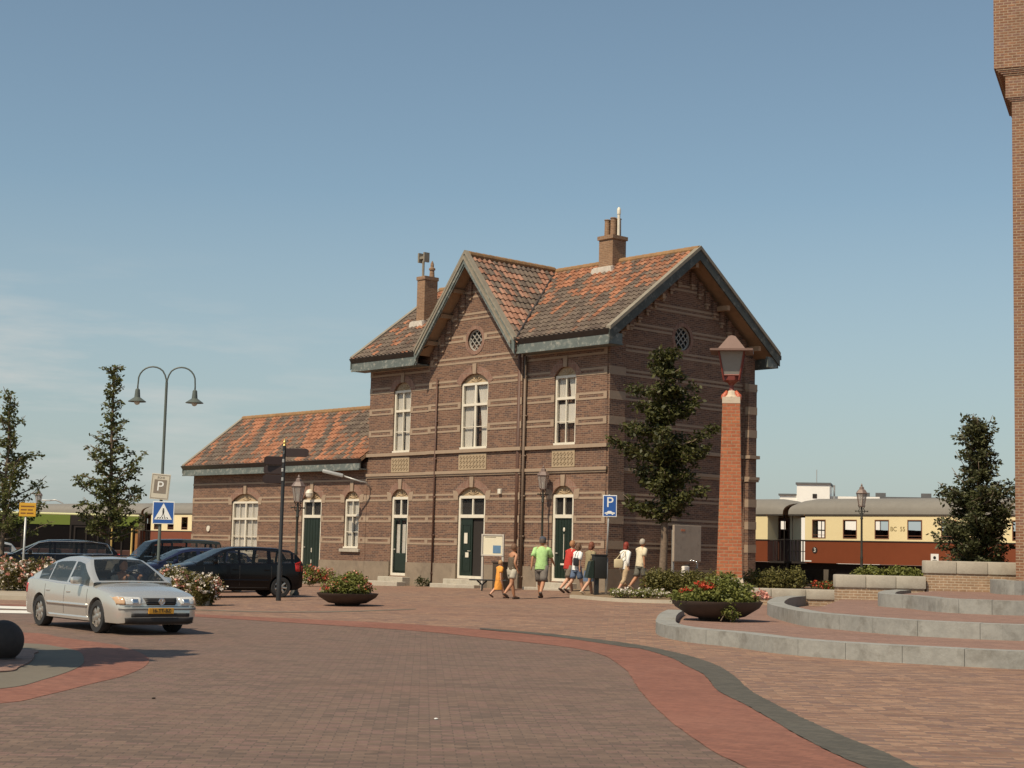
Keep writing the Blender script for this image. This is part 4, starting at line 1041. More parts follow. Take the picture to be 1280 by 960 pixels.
    if S.get('interior'):
        sub('windscreen', fss, M_fglass, root)
        it = MB(); it.box(-1.5, S['ws'][0]-.1, -hw*.82, hw*.82, .70, .86)
        it.box(-1.4, .1, -hw*.8, hw*.8, .86, .92); it.bev(-1.25, -1.12, -.6, .6, .9, 1.15, .04)
        for y in (.36, -.36): it.bev(-.35, -.12, y-.24, y+.24, .7, 1.12, .05); it.bev(-.30, -.18, y-.12, y+.12, 1.14, 1.30, .04)
        it.build('interior', M_plastic, root)
        sw_ = MB()
        for i in range(20):
            t0, t1 = 2*math.pi*i/20, 2*math.pi*(i+1)/20
            sw_.tube([(.42-.05*math.sin(t0), .36+.18*math.cos(t0), .99+.17*math.sin(t0)), (.42-.05*math.sin(t1), .36+.18*math.cos(t1), .99+.17*math.sin(t1))], .014, 6)
        sw_.build('steering_wheel', M_plastic, root)
    else: sub('windscreen', fss, M_cglass, root)
    sub('window', fsw, M_cglass if not S.get('interior') else S['sideglass'], root)
    # wheels
    for xw in S['wx']:
        for sd in (1, -1): wheel(root, xw, sd*(hw-.12), S['wr'], S['wr']*.66, sd, S.get('spokes', 5))
    xf = xs_[0]; xb = xs_[-1]
    if not detail: 
        patch(bvh, 'headlight', [(xf, .45, .68), (xf, .75, .70), (xf, .75, .56), (xf, .45, .56)], 6, 3, (-1, 0, 0), M_lens, root)
        patch(bvh, 'headlight', [(xf, -.45, .68), (xf, -.75, .70), (xf, -.75, .56), (xf, -.45, .56)], 6, 3, (-1, 0, 0), M_lens, root)
    else: S['front'](bvh, root, xf, plate, emblem)
    zl_ = S['tail']
    for sd in (1, -1): patch(bvh, 'tail_light', [(xb, sd*.52, zl_[0]), (xb, sd*hw*.90, zl_[0]), (xb, sd*hw*.90, zl_[1]), (xb, sd*.55, zl_[1])], 6, 4, (1, 0, 0), M_redl, root)
    for sd in (1, -1):
        patch(bvh, 'tail_light', [(xb+.10, sd*hw, zl_[0]), (xb+.30, sd*hw, zl_[0]), (xb+.26, sd*hw, zl_[1]), (xb+.12, sd*hw, zl_[1])], 4, 4, (0, -sd, 0), M_redl, root, off=.008)
        # side furniture: door gaps, trim strip, handles, mirror, window pillars
        zs = S['belt']
        for xg in S['gaps']: patch(bvh, 'door_gap', [(xg+.005, sd*hw, zs-.03), (xg-.005, sd*hw, zs-.03), (xg-.005, sd*hw, .32), (xg+.005, sd*hw, .32)], 1, 10, (0, -sd, 0), M_plastic, root, off=.002)
        x0, x1 = S['wx'][0]-wr-.04, S['wx'][1]+wr+.04
        patch(bvh, 'side_trim', [(x0, sd*hw, .54), (x1, sd*hw, .54), (x1, sd*hw, .48), (x0, sd*hw, .48)], 24, 1, (0, -sd, 0), paint, root, off=.018)
        patch(bvh, 'sill', [(x0, sd*hw, .30), (x1, sd*hw, .30), (x1, sd*hw, .22), (x0, sd*hw, .22)], 20, 1, (0, -sd, 0), S.get('sillmat', M_plastic), root, off=.006)
        for xh in S['handles']:
            h_ = MB(); h_.bev(xh-.09, xh+.09, sd*hw*.985-.02, sd*hw*.985+.022, zs-.17, zs-.135, .01); h_.build('door_handle', paint, root)
        mr = MB(); mx = S['gx'][0]-.42
        mr.bev(mx-.06, mx+.07, sd*hw-.02 if sd > 0 else -hw-.19, sd*hw+.19 if sd > 0 else -hw+.02, zs+.01, zs+.15, .045)
        mo = auto_smooth(mr.build('wing_mirror', paint, root))
        mg = MB(); mg.bev(mx-.068, mx-.058, min(sd*(hw+.01), sd*(hw+.17)), max(sd*(hw+.01), sd*(hw+.17)), zs+.03, zs+.13, .004); mg.build('mirror_glass', M_chrome, mo)
    return root, bvh
def quad_poly(bvh, name, pts, d, mat, parent, off=.007, n=8, m=4): return patch(bvh, name, pts, n, m, d, mat, parent, off)
def sedan_front(bvh, root, xf, plate, emblem):
    d = (-1, 0, 0)
    for s in (1, -1):
        hl = patch(bvh, 'headlight', [(xf, s*.37, .71), (xf, s*.84, .73), (xf, s*.82, .565), (xf, s*.42, .565)], 10, 5, d, M_lens, root, off=.012)
        patch(bvh, 'indicator', [(xf, s*.72, .71), (xf, s*.84, .72), (xf, s*.82, .575), (xf, s*.71, .575)], 4, 4, d, M_amber, hl, off=.018)
        patch(bvh, 'reflector', [(xf, s*.46, .68), (xf, s*.60, .68), (xf, s*.59, .60), (xf, s*.47, .60)], 4, 4, d, M_chrome, hl, off=.016)
    gr_ = patch(bvh, 'grille', [(xf, -.345, .70), (xf, .345, .70), (xf, .29, .565), (xf, -.29, .565)], 10, 4, d, M_plastic, root, off=.010)
    for z in (.60, .635, .67): patch(bvh, 'grille_bar', [(xf, -.31, z+.005), (xf, .31, z+.005), (xf, .31, z-.005), (xf, -.31, z-.005)], 8, 1, d, M_black, gr_, off=.018)
    patch(bvh, 'lower_intake', [(xf, -.60, .415), (xf, .60, .415), (xf, .60, .345), (xf, -.60, .345)], 14, 3, d, M_plastic, root, off=.010)
    patch(bvh, 'front_spoiler', [(xf, -.71, .335), (xf, .71, .335), (xf, .69, .215), (xf, -.69, .215)], 24, 4, d, M_plastic, root, off=.012)
    patch(bvh, 'bumper_strip', [(xf, -.80, .515), (xf, .80, .515), (xf, .80, .475), (xf, -.80, .475)], 20, 1, d, M_bump, root, off=.016)
    patch(bvh, 'bonnet_gap', [(xf, -.72, .545), (xf, .72, .545), (xf, .72, .535), (xf, -.72, .535)], 16, 1, d, M_plastic, root, off=.004)
    hit, _, _, _ = bvh.ray_cast(Vector((xf+2, 0, .50)), Vector((-1, 0, 0))); xh = hit.x if hit else xf
    p = MB(); p.bev(xh-.03, xh+.035, -.26, .26, .405, .515, .008); po = p.build('number_plate', plain('yellow_plate', (.62, .30, .03), .5, .05), root)
    text('plate_lettering', plate, .10, M_black, po, (xh+.038, 0, .462), (R(90), 0, R(90)), sx=.95)
    hit, _, _, _ = bvh.ray_cast(Vector((xf+2, 0, .635)), Vector((-1, 0, 0))); xh = hit.x if hit else xf
    e = MB(); n = 20
    for i in range(n):
        a, b_ = 2*math.pi*i/n, 2*math.pi*(i+1)/n
        e.tube([(xh+.035, .060*math.cos(a), .635+.060*math.sin(a)), (xh+.035, .060*math.cos(b_), .635+.060*math.sin(b_))], .008, 6)
    for pts in ([(-.028, .045), (0, .005), (.028, .045)], [(-.052, .018), (-.025, -.045), (0, .0), (.025, -.045), (.052, .018)]):
        e.tube([(xh+.038, y, .635+z) for y, z in pts], .007, 6)
    e.tube([(xh+.005, 0, .635), (xh+.03, 0, .635)], [.055, .055], 18)
    e.build('emblem', M_chrome, gr_)
M_bump = plain('dark_bumper_strip', (.20, .20, .19), .5, .1, 8)
sedan = dict(hw=.87, wr=.315, wx=(1.36, -1.34), zroof=1.45, belt=.90, tail=(.86, .66), spokes=6,
 st=[(2.33, .62, .24, .60, .63), (2.29, .72, .21, .66, .69), (2.18, .81, .19, .70, .75), (1.95, .855, .19, .76, .83), (1.5, .87, .19, .83, .91), (1.05, .87, .19, .87, .965), (.4, .87, .19, .89, .985), (-.6, .87, .19, .91, 1.0), (-1.2, .87, .19, .94, 1.02), (-1.7, .86, .20, .965, 1.065), (-2.1, .82, .22, .95, 1.065), (-2.27, .76, .25, .90, 1.0), (-2.33, .68, .30, .82, .88)],
 gh=[(1.12, .965, .80), (.95, 1.06, .76), (.35, 1.40, .60), (.05, 1.445, .575), (-.35, 1.455, .57), (-.85, 1.43, .575), (-1.20, 1.345, .60), (-1.62, 1.12, .68), (-1.80, 1.05, .74)],
 gx=(1.02, -1.55), ws=(1.09, .36), rw=(-1.05, -1.60), pil=[(-.12, .045), (-1.02, .035)], gaps=(.92, -.14, -1.08), handles=(.06, -.92), interior=True, front=sedan_front)
sedan['sideglass'] = glass_mat('side_glass', (.05, .065, .07), .45, .02)
silver = glossy_paint('silver_paint', (.62, .61, .56), .6)
sedan['sillmat'] = silver
fr_ = gp(124.7, 791.5)
th_ = R(-90+39)            # heading: towards the camera, turned to the right
hd = Vector((math.cos(th_), math.sin(th_), 0)); lf = Vector((-hd.y, hd.x, 0))
cpos = fr_-hd*1.36*.955+lf*.76*.955; cpos.z = 0
pc, bv = car('silver saloon driving towards the camera in front of the rose bed', 'car', cpos, th_, silver, sedan, plate='16-TT-BZ', emblem=True, group=None)
pc.scale = (.955, .955, .955)
# sunroof and the driver
patch(BVHTree.FromPolygons([Vector(p) for p in ((.5, -1, 1.448), (.5, 1, 1.448), (-2, 1, 1.448), (-2, -1, 1.448))], [(0, 1, 2, 3)]), 'sunroof', [(.02, -.38, 2), (.02, .38, 2), (-.42, .38, 2), (-.42, -.38, 2)], 4, 3, (0, 0, -1), M_cglass, pc, off=.026)
drv = empty('person', pc.location, th_, 'driver in a light shirt holding the steering wheel of the silver saloon', 'person')
vs = [Vector((-.12, .36, .62)), Vector((-.16, .36, .85)), Vector((-.17, .36, 1.06)), Vector((-.13, .36, 1.15)), Vector((-.17, .54, 1.04)), Vector((.02, .60, .90)), Vector((.36, .50, 1.05)), Vector((-.17, .18, 1.04)), Vector((.0, .12, .90)), Vector((.36, .22, 1.05)), Vector((.3, .44, .60)), Vector((.3, .28, .60))]
drv.scale = (.955, .955, .955)
me = skin_mesh(vs, [(0, 1), (1, 2), (2, 3), (2, 4), (4, 5), (5, 6), (2, 7), (7, 8), (8, 9), (0, 10), (0, 11)], [.13, .12, .10, .05, .055, .045, .035, .055, .045, .035, .07, .07])
hb = MB(); hb.sphere((-.10, .36, 1.26), .105, 10, sx=.95, sy=.8, sz=1.15); hb.sphere((.0, .36, 1.25), .018, 6)
for y in (.50, .22):
    for i in range(4): hb.tube([(.36, y-.02+.012*i, 1.06), (.41, y-.02+.012*i, 1.09), (.44, y-.02+.012*i, 1.06)], .009, 6)
    hb.tube([(.36, y, 1.05), (.38, y+.03, 1.09)], .010, 6)
joined('body', [(me, 0), (hb.mesh(), 0)], [SKIN], drv)
me = skin_mesh([v_.copy() for v_ in vs[:3]]+[vs[4], vs[5], vs[7], vs[8]], [(0, 1), (1, 2), (2, 3), (3, 4), (2, 5), (5, 6)], [.15, .14, .115, .07, .055, .07, .055]); link_mesh('shirt', me, cloth('pale', (.55, .55, .5)), drv, True)
hb = MB(); hb.sphere((-.13, .36, 1.30), .108, 10, sx=.95, sy=.85, sz=.95); hb.build('hair', plain('hair_80', (.08, .05, .03), .8), drv, True)
# black people carrier
mpv = dict(interior=True, sideglass=M_fglass, hw=.87, wr=.315, wx=(1.28, -1.42), zroof=1.53, belt=.98, tail=(1.12, .80), spokes=7,
 st=[(2.12, .60, .26, .62, .66), (2.07, .72, .22, .70, .74), (1.9, .82, .20, .80, .85), (1.5, .865, .20, .90, .97), (1.1, .87, .20, .95, 1.04), (.4, .87, .20, .97, 1.05), (-.8, .87, .20, 1.0, 1.06), (-1.7, .86, .21, 1.03, 1.08), (-2.0, .83, .24, 1.05, 1.10), (-2.14, .76, .30, 1.03, 1.07)],
 gh=[(1.22, 1.02, .80), (.35, 1.44, .64), (.0, 1.51, .62), (-.6, 1.53, .61), (-1.3, 1.51, .61), (-1.75, 1.45, .62), (-1.95, 1.33, .66), (-2.12, 1.08, .74)],
 gx=(1.12, -1.92), ws=(1.20, .38), rw=(-1.78, -2.08), pil=[(-.1, .05), (-1.05, .05), (-1.80, .04), (.62, .03)], gaps=(1.0, -.1, -1.1), handles=(.05, -.95), front=None)
black = glossy_paint('black_paint', (.004, .0035, .004)); navy = glossy_paint('navy_paint', (.012, .015, .04)); dgrey = glossy_paint('anthracite_paint', (.022, .026, .024))
def place(px, py, ang, xr, yr, dz=0, D=None):
    """world position of a car so that its local point (xr, yr) stands at the picture point"""
    p = gp(px, py) if D is None else at(px, py, D)
    h = R(ang); q = Vector((math.cos(h)*xr-math.sin(h)*yr, math.sin(h)*xr+math.cos(h)*yr, 0)); o = p-q; o.z = p.z+dz if D is None else dz
    return o, h
o, h = place(350, 747, 180+27, -1.42, .80); c_mpv, _ = car('black people carrier with silver wheels parked nearest the fingerpost', 'car', o, h, black, mpv, detail=False)
hatch = dict(mpv); hatch.update(zroof=1.45, belt=.90, gh=[(1.25, .95, .80), (.45, 1.36, .62), (.1, 1.43, .60), (-.6, 1.45, .59), (-1.3, 1.40, .60), (-1.75, 1.30, .62), (-2.0, 1.0, .72)], ws=(1.22, .48), rw=(-1.72, -1.98), gx=(1.15, -1.85),
 st=[(2.02, .60, .26, .60, .64), (1.97, .72, .22, .66, .70), (1.8, .82, .20, .76, .81), (1.4, .865, .20, .84, .91), (1.1, .87, .20, .87, .95), (.4, .87, .20, .90, .97), (-.8, .87, .20, .93, .98), (-1.6, .86, .21, .96, 1.0), (-1.95, .80, .26, .94, .98), (-2.04, .72, .32, .90, .93)], tail=(.95, .72))
def placeD(x, D, ang, dz): 
    p = at(x, 680, D); return Vector((p.x, p.y, dz)), R(ang)
o, h = placeD(238, 54, 180+27, .10); car('dark blue hatchback between the black people carrier and the tall van', 'car', o, h, navy, hatch, detail=False)
van = dict(mpv); van.update(zroof=1.72, belt=1.05, gh=[(1.15, 1.05, .80), (.65, 1.60, .68), (.3, 1.69, .66), (-.6, 1.72, .66), (-1.5, 1.71, .66), (-2.0, 1.66, .67), (-2.14, 1.15, .74)], ws=(1.13, .66), rw=(-2.0, -2.13), gx=(1.10, -2.05))
o, h = placeD(206, 62, 180+27, .12); car('dark grey upright four wheel drive behind the blue hatchback', 'car', o, h, dgrey, van, detail=False)
wag = dict(mpv); wag.update(zroof=1.46, belt=.93, st=[(2.35, .60, .26, .60, .64), (2.30, .72, .22, .68, .72), (2.1, .82, .20, .76, .81), (1.6, .865, .20, .84, .91), (1.1, .87, .20, .89, .97), (.4, .87, .20, .92, .98), (-.8, .87, .20, .95, .99), (-1.9, .86, .21, .97, 1.0), (-2.25, .82, .26, .96, 1.0), (-2.37, .75, .3, .94, .97)],
 gh=[(1.25, .96, .80), (.35, 1.38, .62), (.05, 1.44, .60), (-.6, 1.46, .59), (-1.4, 1.44, .60), (-1.95, 1.38, .62), (-2.30, 1.0, .72)], ws=(1.22, .38), rw=(-1.95, -2.28), gx=(1.15, -2.15), pil=[(-.12, .04), (-1.02, .04)], gaps=(.95, -.12, -1.1), wx=(1.36, -1.36), tail=(1.0, .76))
o, h = placeD(62, 57, 180+22, .25); wg_, _ = car('black estate car with chrome window line at the far left', 'car', o, h, black, wag, detail=False)
for sd in (1,):
    b = MB(); b.tube([(1.02, .85, .95), (.45, .745, 1.33), (.05, .70, 1.395), (-1.4, .70, 1.40), (-1.9, .745, 1.33), (-2.1, .84, .98), (1.02, .86, .94)], .012, 6); b.build('chrome_trim', M_chrome, wg_)
o, h = placeD(-48, 60, 180+20, .22); car('pale silver car showing only its nose at the left edge', 'car', o, h, silver, hatch, detail=False)
# ------------------------------------------------------------------ street furniture
def mpp(D): return D/F
def up_z(py, px, D): return at(px, py, D).z
# classic lantern lamp ------------------------------------------------
def lantern_lamp(pos, h, label, rz=0):
    r = empty('street_lamp', pos, rz, label, 'street lamp', 'old-fashioned lantern lamps')
    b = MB(); b.lathe([(.15, 0), (.15, .08), (.11, .14), (.11, .55), (.085, .62), (.10, .68), (.06, .76), (.05, 1.3), (.06, 1.34), (.045, 1.4), (.038, h-1.35), (.06, h-1.30), (.04, h-1.24), (.055, h-1.12), (.035, h-1.05), (.035, h-.86)], (0, 0, 0), 12)
    b.tube([(-.22, 0, h-1.02), (.22, 0, h-1.02)], .016, 6); b.sphere((-.24, 0, h-1.02), .03, 6); b.sphere((.24, 0, h-1.02), .03, 6)
    for s in (1, -1): b.tube([(0, 0, h-1.15), (s*.09, 0, h-1.10), (s*.13, 0, h-1.0), (s*.07, 0, h-.92), (s*.11, 0, h-.86), (s*.14, 0, h-.80)], .015, 6)
    auto_smooth(b.build('post', plain('lamp_green_iron', (.030, .030, .022), .5, .3, 12), r))
    gl = MB(); gl.lathe([(.12, h-.82), (.205, h-.34)], (0, 0, 0), 6, ang=.3); go_ = gl.build('lantern_glass', glass_lamp, r)
    ln = MB(); ln.lathe([(.06, h-.86), (.135, h-.84), (.135, h-.81), (.05, h-.80)], (0, 0, 0), 6, ang=.3)
    for i in range(6):
        t = .3+2*math.pi*i/6; ln.tube([(.122*math.cos(t), .122*math.sin(t), h-.82), (.208*math.cos(t), .208*math.sin(t), h-.34)], .011, 5)
    ln.lathe([(.215, h-.35), (.24, h-.33), (.15, h-.20), (.10, h-.17), (.09, h-.10), (.06, h-.07), (.025, h-.05), (.045, h-.02), (.03, h), (.01, h+.05)], (0, 0, 0), 6, ang=.3)
    ln.build('lantern_roof', plain('lamp_pink_grey_cap', (.17, .12, .10), .5, .3, 12), r)
    bu = MB(); bu.lathe([(.03, h-.8), (.045, h-.7), (.04, h-.6), (.02, h-.56)], (0, 0, 0), 10); bu.build('bulb', M_white, r)
    return r
glass_lamp = glass_mat('lamp_glass', (.42, .38, .34), .45, .25)
q = gp(676, 737); lantern_lamp(Vector((q.x, q.y, q.z)), up_z(583, 676, q.y)-q.z, 'lantern lamp post directly behind the man in the lime green shirt', R(40))
q = gp(368, 744); lantern_lamp(q, up_z(595, 368, q.y)-q.z, 'lantern lamp post just right of the black fingerpost', R(40))
q = at(1077, 700, 62); q.z = g(q.x, q.y); lantern_lamp(q, up_z(606, 1077, 62)-q.z, 'lantern lamp post in front of the lettered railway coach', R(10))
q = at(44, 700, 98); q.z = .3; lantern_lamp(q, up_z(612, 44, 98)-q.z, 'distant lantern lamp rising above the green bus', R(0))
q = at(77, 700, 160); q.z = .3; b = MB(); zt = up_z(627, 77, 160)
b.tube([(0, 0, 0), (0, 0, zt-1.0), (-.2, 0, zt-.45), (-.9, 0, zt-.15), (-1.5, 0, zt-.2)], .07, 8); b.bev(-2.3, -1.4, -.1, .1, zt-.28, zt-.16, .04)
tag(b.build('mast_lamp', M_steel, None, True, loc=q), 'far grey mast lamp with arm bent left above the bus', 'street lamp')
# double arm lamp ------------------------------------------------------
q = gp(196, 741); D = q.y
r = empty('street_lamp', q, 0, 'tall grey-green lamp post with two curved arms carrying two traffic signs', 'street lamp')
Z = lambda py, px=200: up_z(py, px, D)-q.z
Xp = lambda px, py: at(px, py, D).x-q.x
M_lampgreen = plain('lamp_grey_green', (.085, .10, .085), .45, .15, 10)
zj = Z(478, 205); b = MB(); b.lathe([(.09, 0), (.09, .9), (.055, 1.0), (.045, zj)], (0, 0, 0), 12)
auto_smooth(b.build('post', M_lampgreen, r))
for s in (-1, 1):
    b = MB(); w_ = .50; pts = []
    for i in range(13):
        t = math.pi*i/12; pts.append((s*(w_*.96-w_*.96*math.cos(t)), 0, zj-.10+.10*min(1, i/3)+.52*math.sin(t)**.9 if 0 < i < 12 else zj-.12))
    e = pts[-1]; pts.append((e[0], 0, e[2]-.14))
    b.tube(pts, .026, 8); ao = b.build('arm', M_lampgreen, r, True)
    b = MB(); x, z = e[0], e[2]-.14
    b.lathe([(.075, 0), (.10, -.26), (.30, -.40), (.30, -.415), (.09, -.29), (.06, -.02)], (x, 0, z), 18, cap=False); b.lathe([(.03, .04), (.075, 0)], (x, 0, z), 18)
    so = auto_smooth(b.build('lamp_shade', M_lampgreen, r))
    b = MB(); b.sphere((x, 0, z-.42), .10, 8); b.build('bulb', plain('clear_bulb', (.5, .48, .42), .15), so, True)
def plate(parent, name, x, z, w, h, y, mat, back=M_steel, rz=0):
    b = MB(); b.bev(-w/2, w/2, -.012, .012, -h/2, h/2, .008); o = b.build(name, mat, parent); o.location = (x, y, z); o.rotation_euler = (0, 0, rz); return o
def flat(name, polys, mat, parent, y, th=.003):
    b = MB()
    for p in polys: b.prism(p, 'y', y-th, y)
    return b.build(name, mat, parent)
M_blue = plain('sign_blue', (.02, .085, .30), .4, .08, 10); M_signw = plain('sign_white', (.72, .72, .68), .5, .06, 10); M_signg = plain('sign_faded_brown', (.20, .165, .13), .5, .12, 10)
w1, h1 = 23.5*D/F, 32*D/F; z1 = Z(608.5, 201)
pz = plate(r, 'parking_sign', Xp(201, 608), z1, w1, h1, -.09, plain('sign_cream', (.50, .46, .37), .5, .08, 10), rz=R(0)); pz.rotation_euler = (0, R(4), 0)
rect = lambda x0, x1, z0, z1: [(x0, z0), (x1, z0), (x1, z1), (x0, z1)]
flat('sign_panel', [rect(-w1*.33, w1*.33, -h1*.26, h1*.27)], M_signg, pz, -.013)
flat('sign_outline', [rect(-w1*.46, w1*.46, h1*.44, h1*.46), rect(-w1*.46, w1*.46, -h1*.46, -h1*.44), rect(-w1*.46, -w1*.44, -h1*.44, h1*.44), rect(w1*.44, w1*.46, -h1*.44, h1*.44)], M_signg, pz, -.013)
text('sign_lettering', 'P', .46, M_signw, pz, (0, -.018, .0)); text('sign_lettering', 'ZONE', .09, M_signg, pz, (0, -.016, h1*.35)); 
w2, h2 = 27*D/F, 28*D/F; pc_ = plate(r, 'crossing_sign', Xp(205, 641), Z(641, 204), w2, h2, -.09, M_signw)
flat('sign_panel', [rect(-w2*.46, w2*.46, -h2*.46, h2*.46)], M_blue, pc_, -.013)
flat('sign_triangle', [[(-w2*.41, -h2*.30), (w2*.41, -h2*.30), (0, h2*.42)]], M_signw, pc_, -.017)
s_ = w2
flat('sign_pictogram', [circ(.0, s_*.17, s_*.04, 10), [(-s_*.035, -s_*.04), (s_*.035, -s_*.04), (s_*.045, s_*.12), (-s_*.045, s_*.12)], [(-s_*.03, -s_*.04), (0, -s_*.04), (-s_*.06, -s_*.19), (-s_*.09, -s_*.19)], [(0, -s_*.04), (s_*.03, -s_*.04), (s_*.08, -s_*.19), (s_*.05, -s_*.19)]]+[[(x0*s_, -.27*s_), ((x0+.06)*s_, -.27*s_), ((x0*.8+.05)*s_, -.205*s_), ((x0*.8)*s_, -.205*s_)] for x0 in (-.30, -.18, -.06, .06, .18)], M_black, pc_, -.020)
# fingerpost ------------------------------------------------------------
q = gp(348, 751); D = q.y; r = empty('fingerpost', q, R(0), 'black fingerpost with three arms pointing left and one right', 'signpost')
zt = Z2 = up_z(557, 352, D)-q.z; b = MB(); b.lathe([(.075, 0), (.075, 1.0), (.055, 1.05), (.05, zt)], (0, 0, 0), 12); auto_smooth(b.build('post', M_black, r))
b = MB(); b.lathe([(.05, zt), (.03, zt+.05), (.05, zt+.10), (.02, zt+.16), (.015, zt+.22)], (0, 0, 0), 10); auto_smooth(b.build('finial', plain('gilt', (.55, .42, .15), .4, .1, 9, metal=.6), r))
M_brown = plain('dark_brown_arm', (.022, .010, .008), .5, .2, 8)
for x0, x1, py, hh, rz_, wid in ((.05, .66, 565.5, .25, -8, 0), (-.50, -.03, 576, .25, 10, 0), (-.52, -.03, 587.5, .24, -6, 0), (-.52, -.03, 599, .25, 6, 0)):
    z = up_z(py, 350, D)-q.z; b = MB(); b.bev(x0, x1, -.02, .02, z-hh/2, z+hh/2, .01)
    tip = x1 if x0 > 0 else x0; s = 1 if x0 > 0 else -1
    b.prism([(tip, z-hh/2), (tip+s*.07, z-hh*.3), (tip+s*.07, z+hh*.3), (tip, z+hh/2)], 'y', -.018, .018)
    ao = b.build('sign_arm', M_brown, r); ao.rotation_euler = (0, 0, R(rz_))
    b = MB(); b.bev(min(0, x0*.1), max(0, x0*.1)+.01, -.06, .06, z-.05, z+.05, .01); b.build('clamp', M_steel, ao)
# blue parking sign -----------------------------------------------------
q = gp(757.5, 747); D = q.y; r = empty('parking_sign', q, R(-4), 'blue parking sign with white letter P on a thin grey post beside the bin', 'traffic sign')
zt = up_z(619, 763, D)-q.z
b = MB(); b.tube([(0, 0, 0), (.0, 0, 1.25)], .045, 10); b.tube([(0, 0, 1.2), (.055, 0, zt+.02)], .028, 10); b.build('post', M_steel, r, True)
w1, h1 = 17.5*D/F, 27*D/F; p = plate(r, 'sign_plate', .07, zt-h1/2, w1, h1, -.05, M_signw)
flat('sign_panel', [rect(-w1*.44, w1*.44, -h1*.46, h1*.46)], M_blue, p, -.013)
text('sign_lettering', 'P', .46, M_signw, p, (0, -.018, h1*.15))
flat('car_pictogram', [[(-w1*.36, -h1*.36), (w1*.36, -h1*.36), (w1*.36, -h1*.30), (w1*.18, -h1*.28), (w1*.10, -h1*.23), (-w1*.12, -h1*.23), (-w1*.2, -h1*.29), (-w1*.36, -h1*.31)], circ(-w1*.2, -h1*.37, .028, 10), circ(w1*.2, -h1*.37, .028, 10)], M_signw, p, -.016)
# litter bins -------------------------------------------------------------
q = gp(745, 747); r = empty('litter_bin', q, R(15), 'dark green and black litter bin on a post beside the blue parking sign', 'litter bin'); D = q.y
b = MB(); b.bev(-.07, .07, -.07, .07, 0, .62, .01); b.build('post', M_black, r)
b = MB(); b.bev(-.12, .30, -.18, .18, .60, 1.34, .03); auto_smooth(b.build('bin_body', plain('bin_black', (.012, .012, .01), .6, .2, 9), r))
b = MB(); b.bev(-.14, .32, -.20, .20, 1.33, 1.37, .015); b.build('lid', M_black, r)
b = MB(); b.prism([(-.36, .62), (-.14, .60), (-.14, 1.18), (-.24, 1.14)], 'y', -.16, .16); b.build('side_pocket', M_dgreen, r)
# notice board -------------------------------------------------------------
q = gp(615, 737.5); D = q.y; r = empty('notice_board', q, R(-25), 'white framed notice board on two grey legs by the double green door', 'notice board')
m_ = D/F; b = MB(); W = 28*m_
for s in (-1, 1): b.box(s*W/2-.035, s*W/2+.035, -.035, .035, 0, 68*m_)
b.build('leg', plain('pale_grey_frame', (.48, .44, .38), .5, .1, 9), r)
zt = 69*m_; zb = 42*m_; b = MB(); frame_rect(b, -W/2-.04, W/2+.04, zb, zt, -.06, .03, .05); b.build('board_frame', plain('pale_grey_frame', (.48, .44, .38)), r)
b = MB(); b.box(-W/2+.01, W/2-.01, -.035, .0, zb+.05, zt-.05); bo_ = b.build('board_panel', plain('cream_paper', (.66, .60, .44), .6, .05, 4), r)
b = MB(); b.box(W*.02, W*.40, -.043, -.037, zb+.10, zb+.38); b.build('blue_picture', plain('map_blue', (.10, .19, .30), .6, .15, 9), bo_)
b = MB(); b.box(-W*.38, W*.15, -.042, -.037, zt-.12, zt-.10); b.build('heading_line', M_signg, bo_)
# low black rail / seat beside it
q = gp(600, 738.5); r = empty('bench', q+Vector((.25, -.15, 0)), R(-20), 'low black rail bench on a forked leg in front of the notice board', 'bench')
b = MB(); b.bev(-.65, .75, -.12, .12, .36, .41, .015); b.build('seat', M_black, r)
b = MB(); b.tube([(-.2, 0, 0), (-.2, 0, .22), (-.38, 0, .36)], .03, 8); b.tube([(-.2, 0, .2), (-.02, 0, .36)], .03, 8); b.build('leg', M_black, r)
# electricity cabinet by the pilaster
q = at(627, 700, 57.6); q.z = g(q.x, q.y); b = MB(); b.bev(-.28, .28, -.18, .18, 0, .98, .02); b.bev(-.31, .31, -.21, .21, .97, 1.02, .01); b.box(-.015, -.005, -.185, -.17, .1, .9); b.box(.10, .13, -.20, -.17, .5, .62)
tag(b.build('utility_cabinet', plain('brown_cabinet', (.06, .04, .025), .6, .2, 6), None, loc=q), 'dark brown utility cabinet against the plinth behind the notice board', 'cabinet'); 
bpy.data.objects['utility_cabinet'].rotation_euler = (0, 0, PSI-math.pi/2)
# yellow sign --------------------------------------------------------------
q = gp(27, 739); D = q.y; r = empty('information_sign', q, 0, 'orange-yellow text sign on a pale post in the rose bed', 'sign')
b = MB(); b.tube([(0, 0, 0), (0, 0, up_z(645, 30, D)-q.z)], .035, 10); b.build('post', M_steel, r, True)
w1, h1 = 21*D/F, 17*D/F; p = plate(r, 'sign_plate', .06, up_z(637, 31, D)-q.z, w1, h1, -.04, plain('sign_yellow', (.55, .30, .02), .5, .06, 10))
b = MB()
for j, ws in enumerate(((.8,), (.35, .3), (.3, .4))):
    x = -w1*.4
    for w_ in ws: b.box(x, x+w1*w_, -.016, -.012, h1*(.24-.25*j)-.02, h1*(.24-.25*j)+.02); x += w1*(w_+.06)
b.build('sign_lines', plain('sign_line_brown', (.16, .06, .01), .6), p)
# stone ball bollard -----------------------------------------------------------
q = gp(2, 826, z=0); b = MB(); b.sphere((0, 0, .27), .285, 16); b.lathe([(.18, -.02), (.18, .05)], (0, 0, 0), 16)
tag(b.build('ball_bollard', plain('dark_stone_ball', (.04, .03, .025), .75, .3, 14, bump=.3), None, True, loc=q), 'dark round stone bollard on the corner at the lower left', 'bollard')
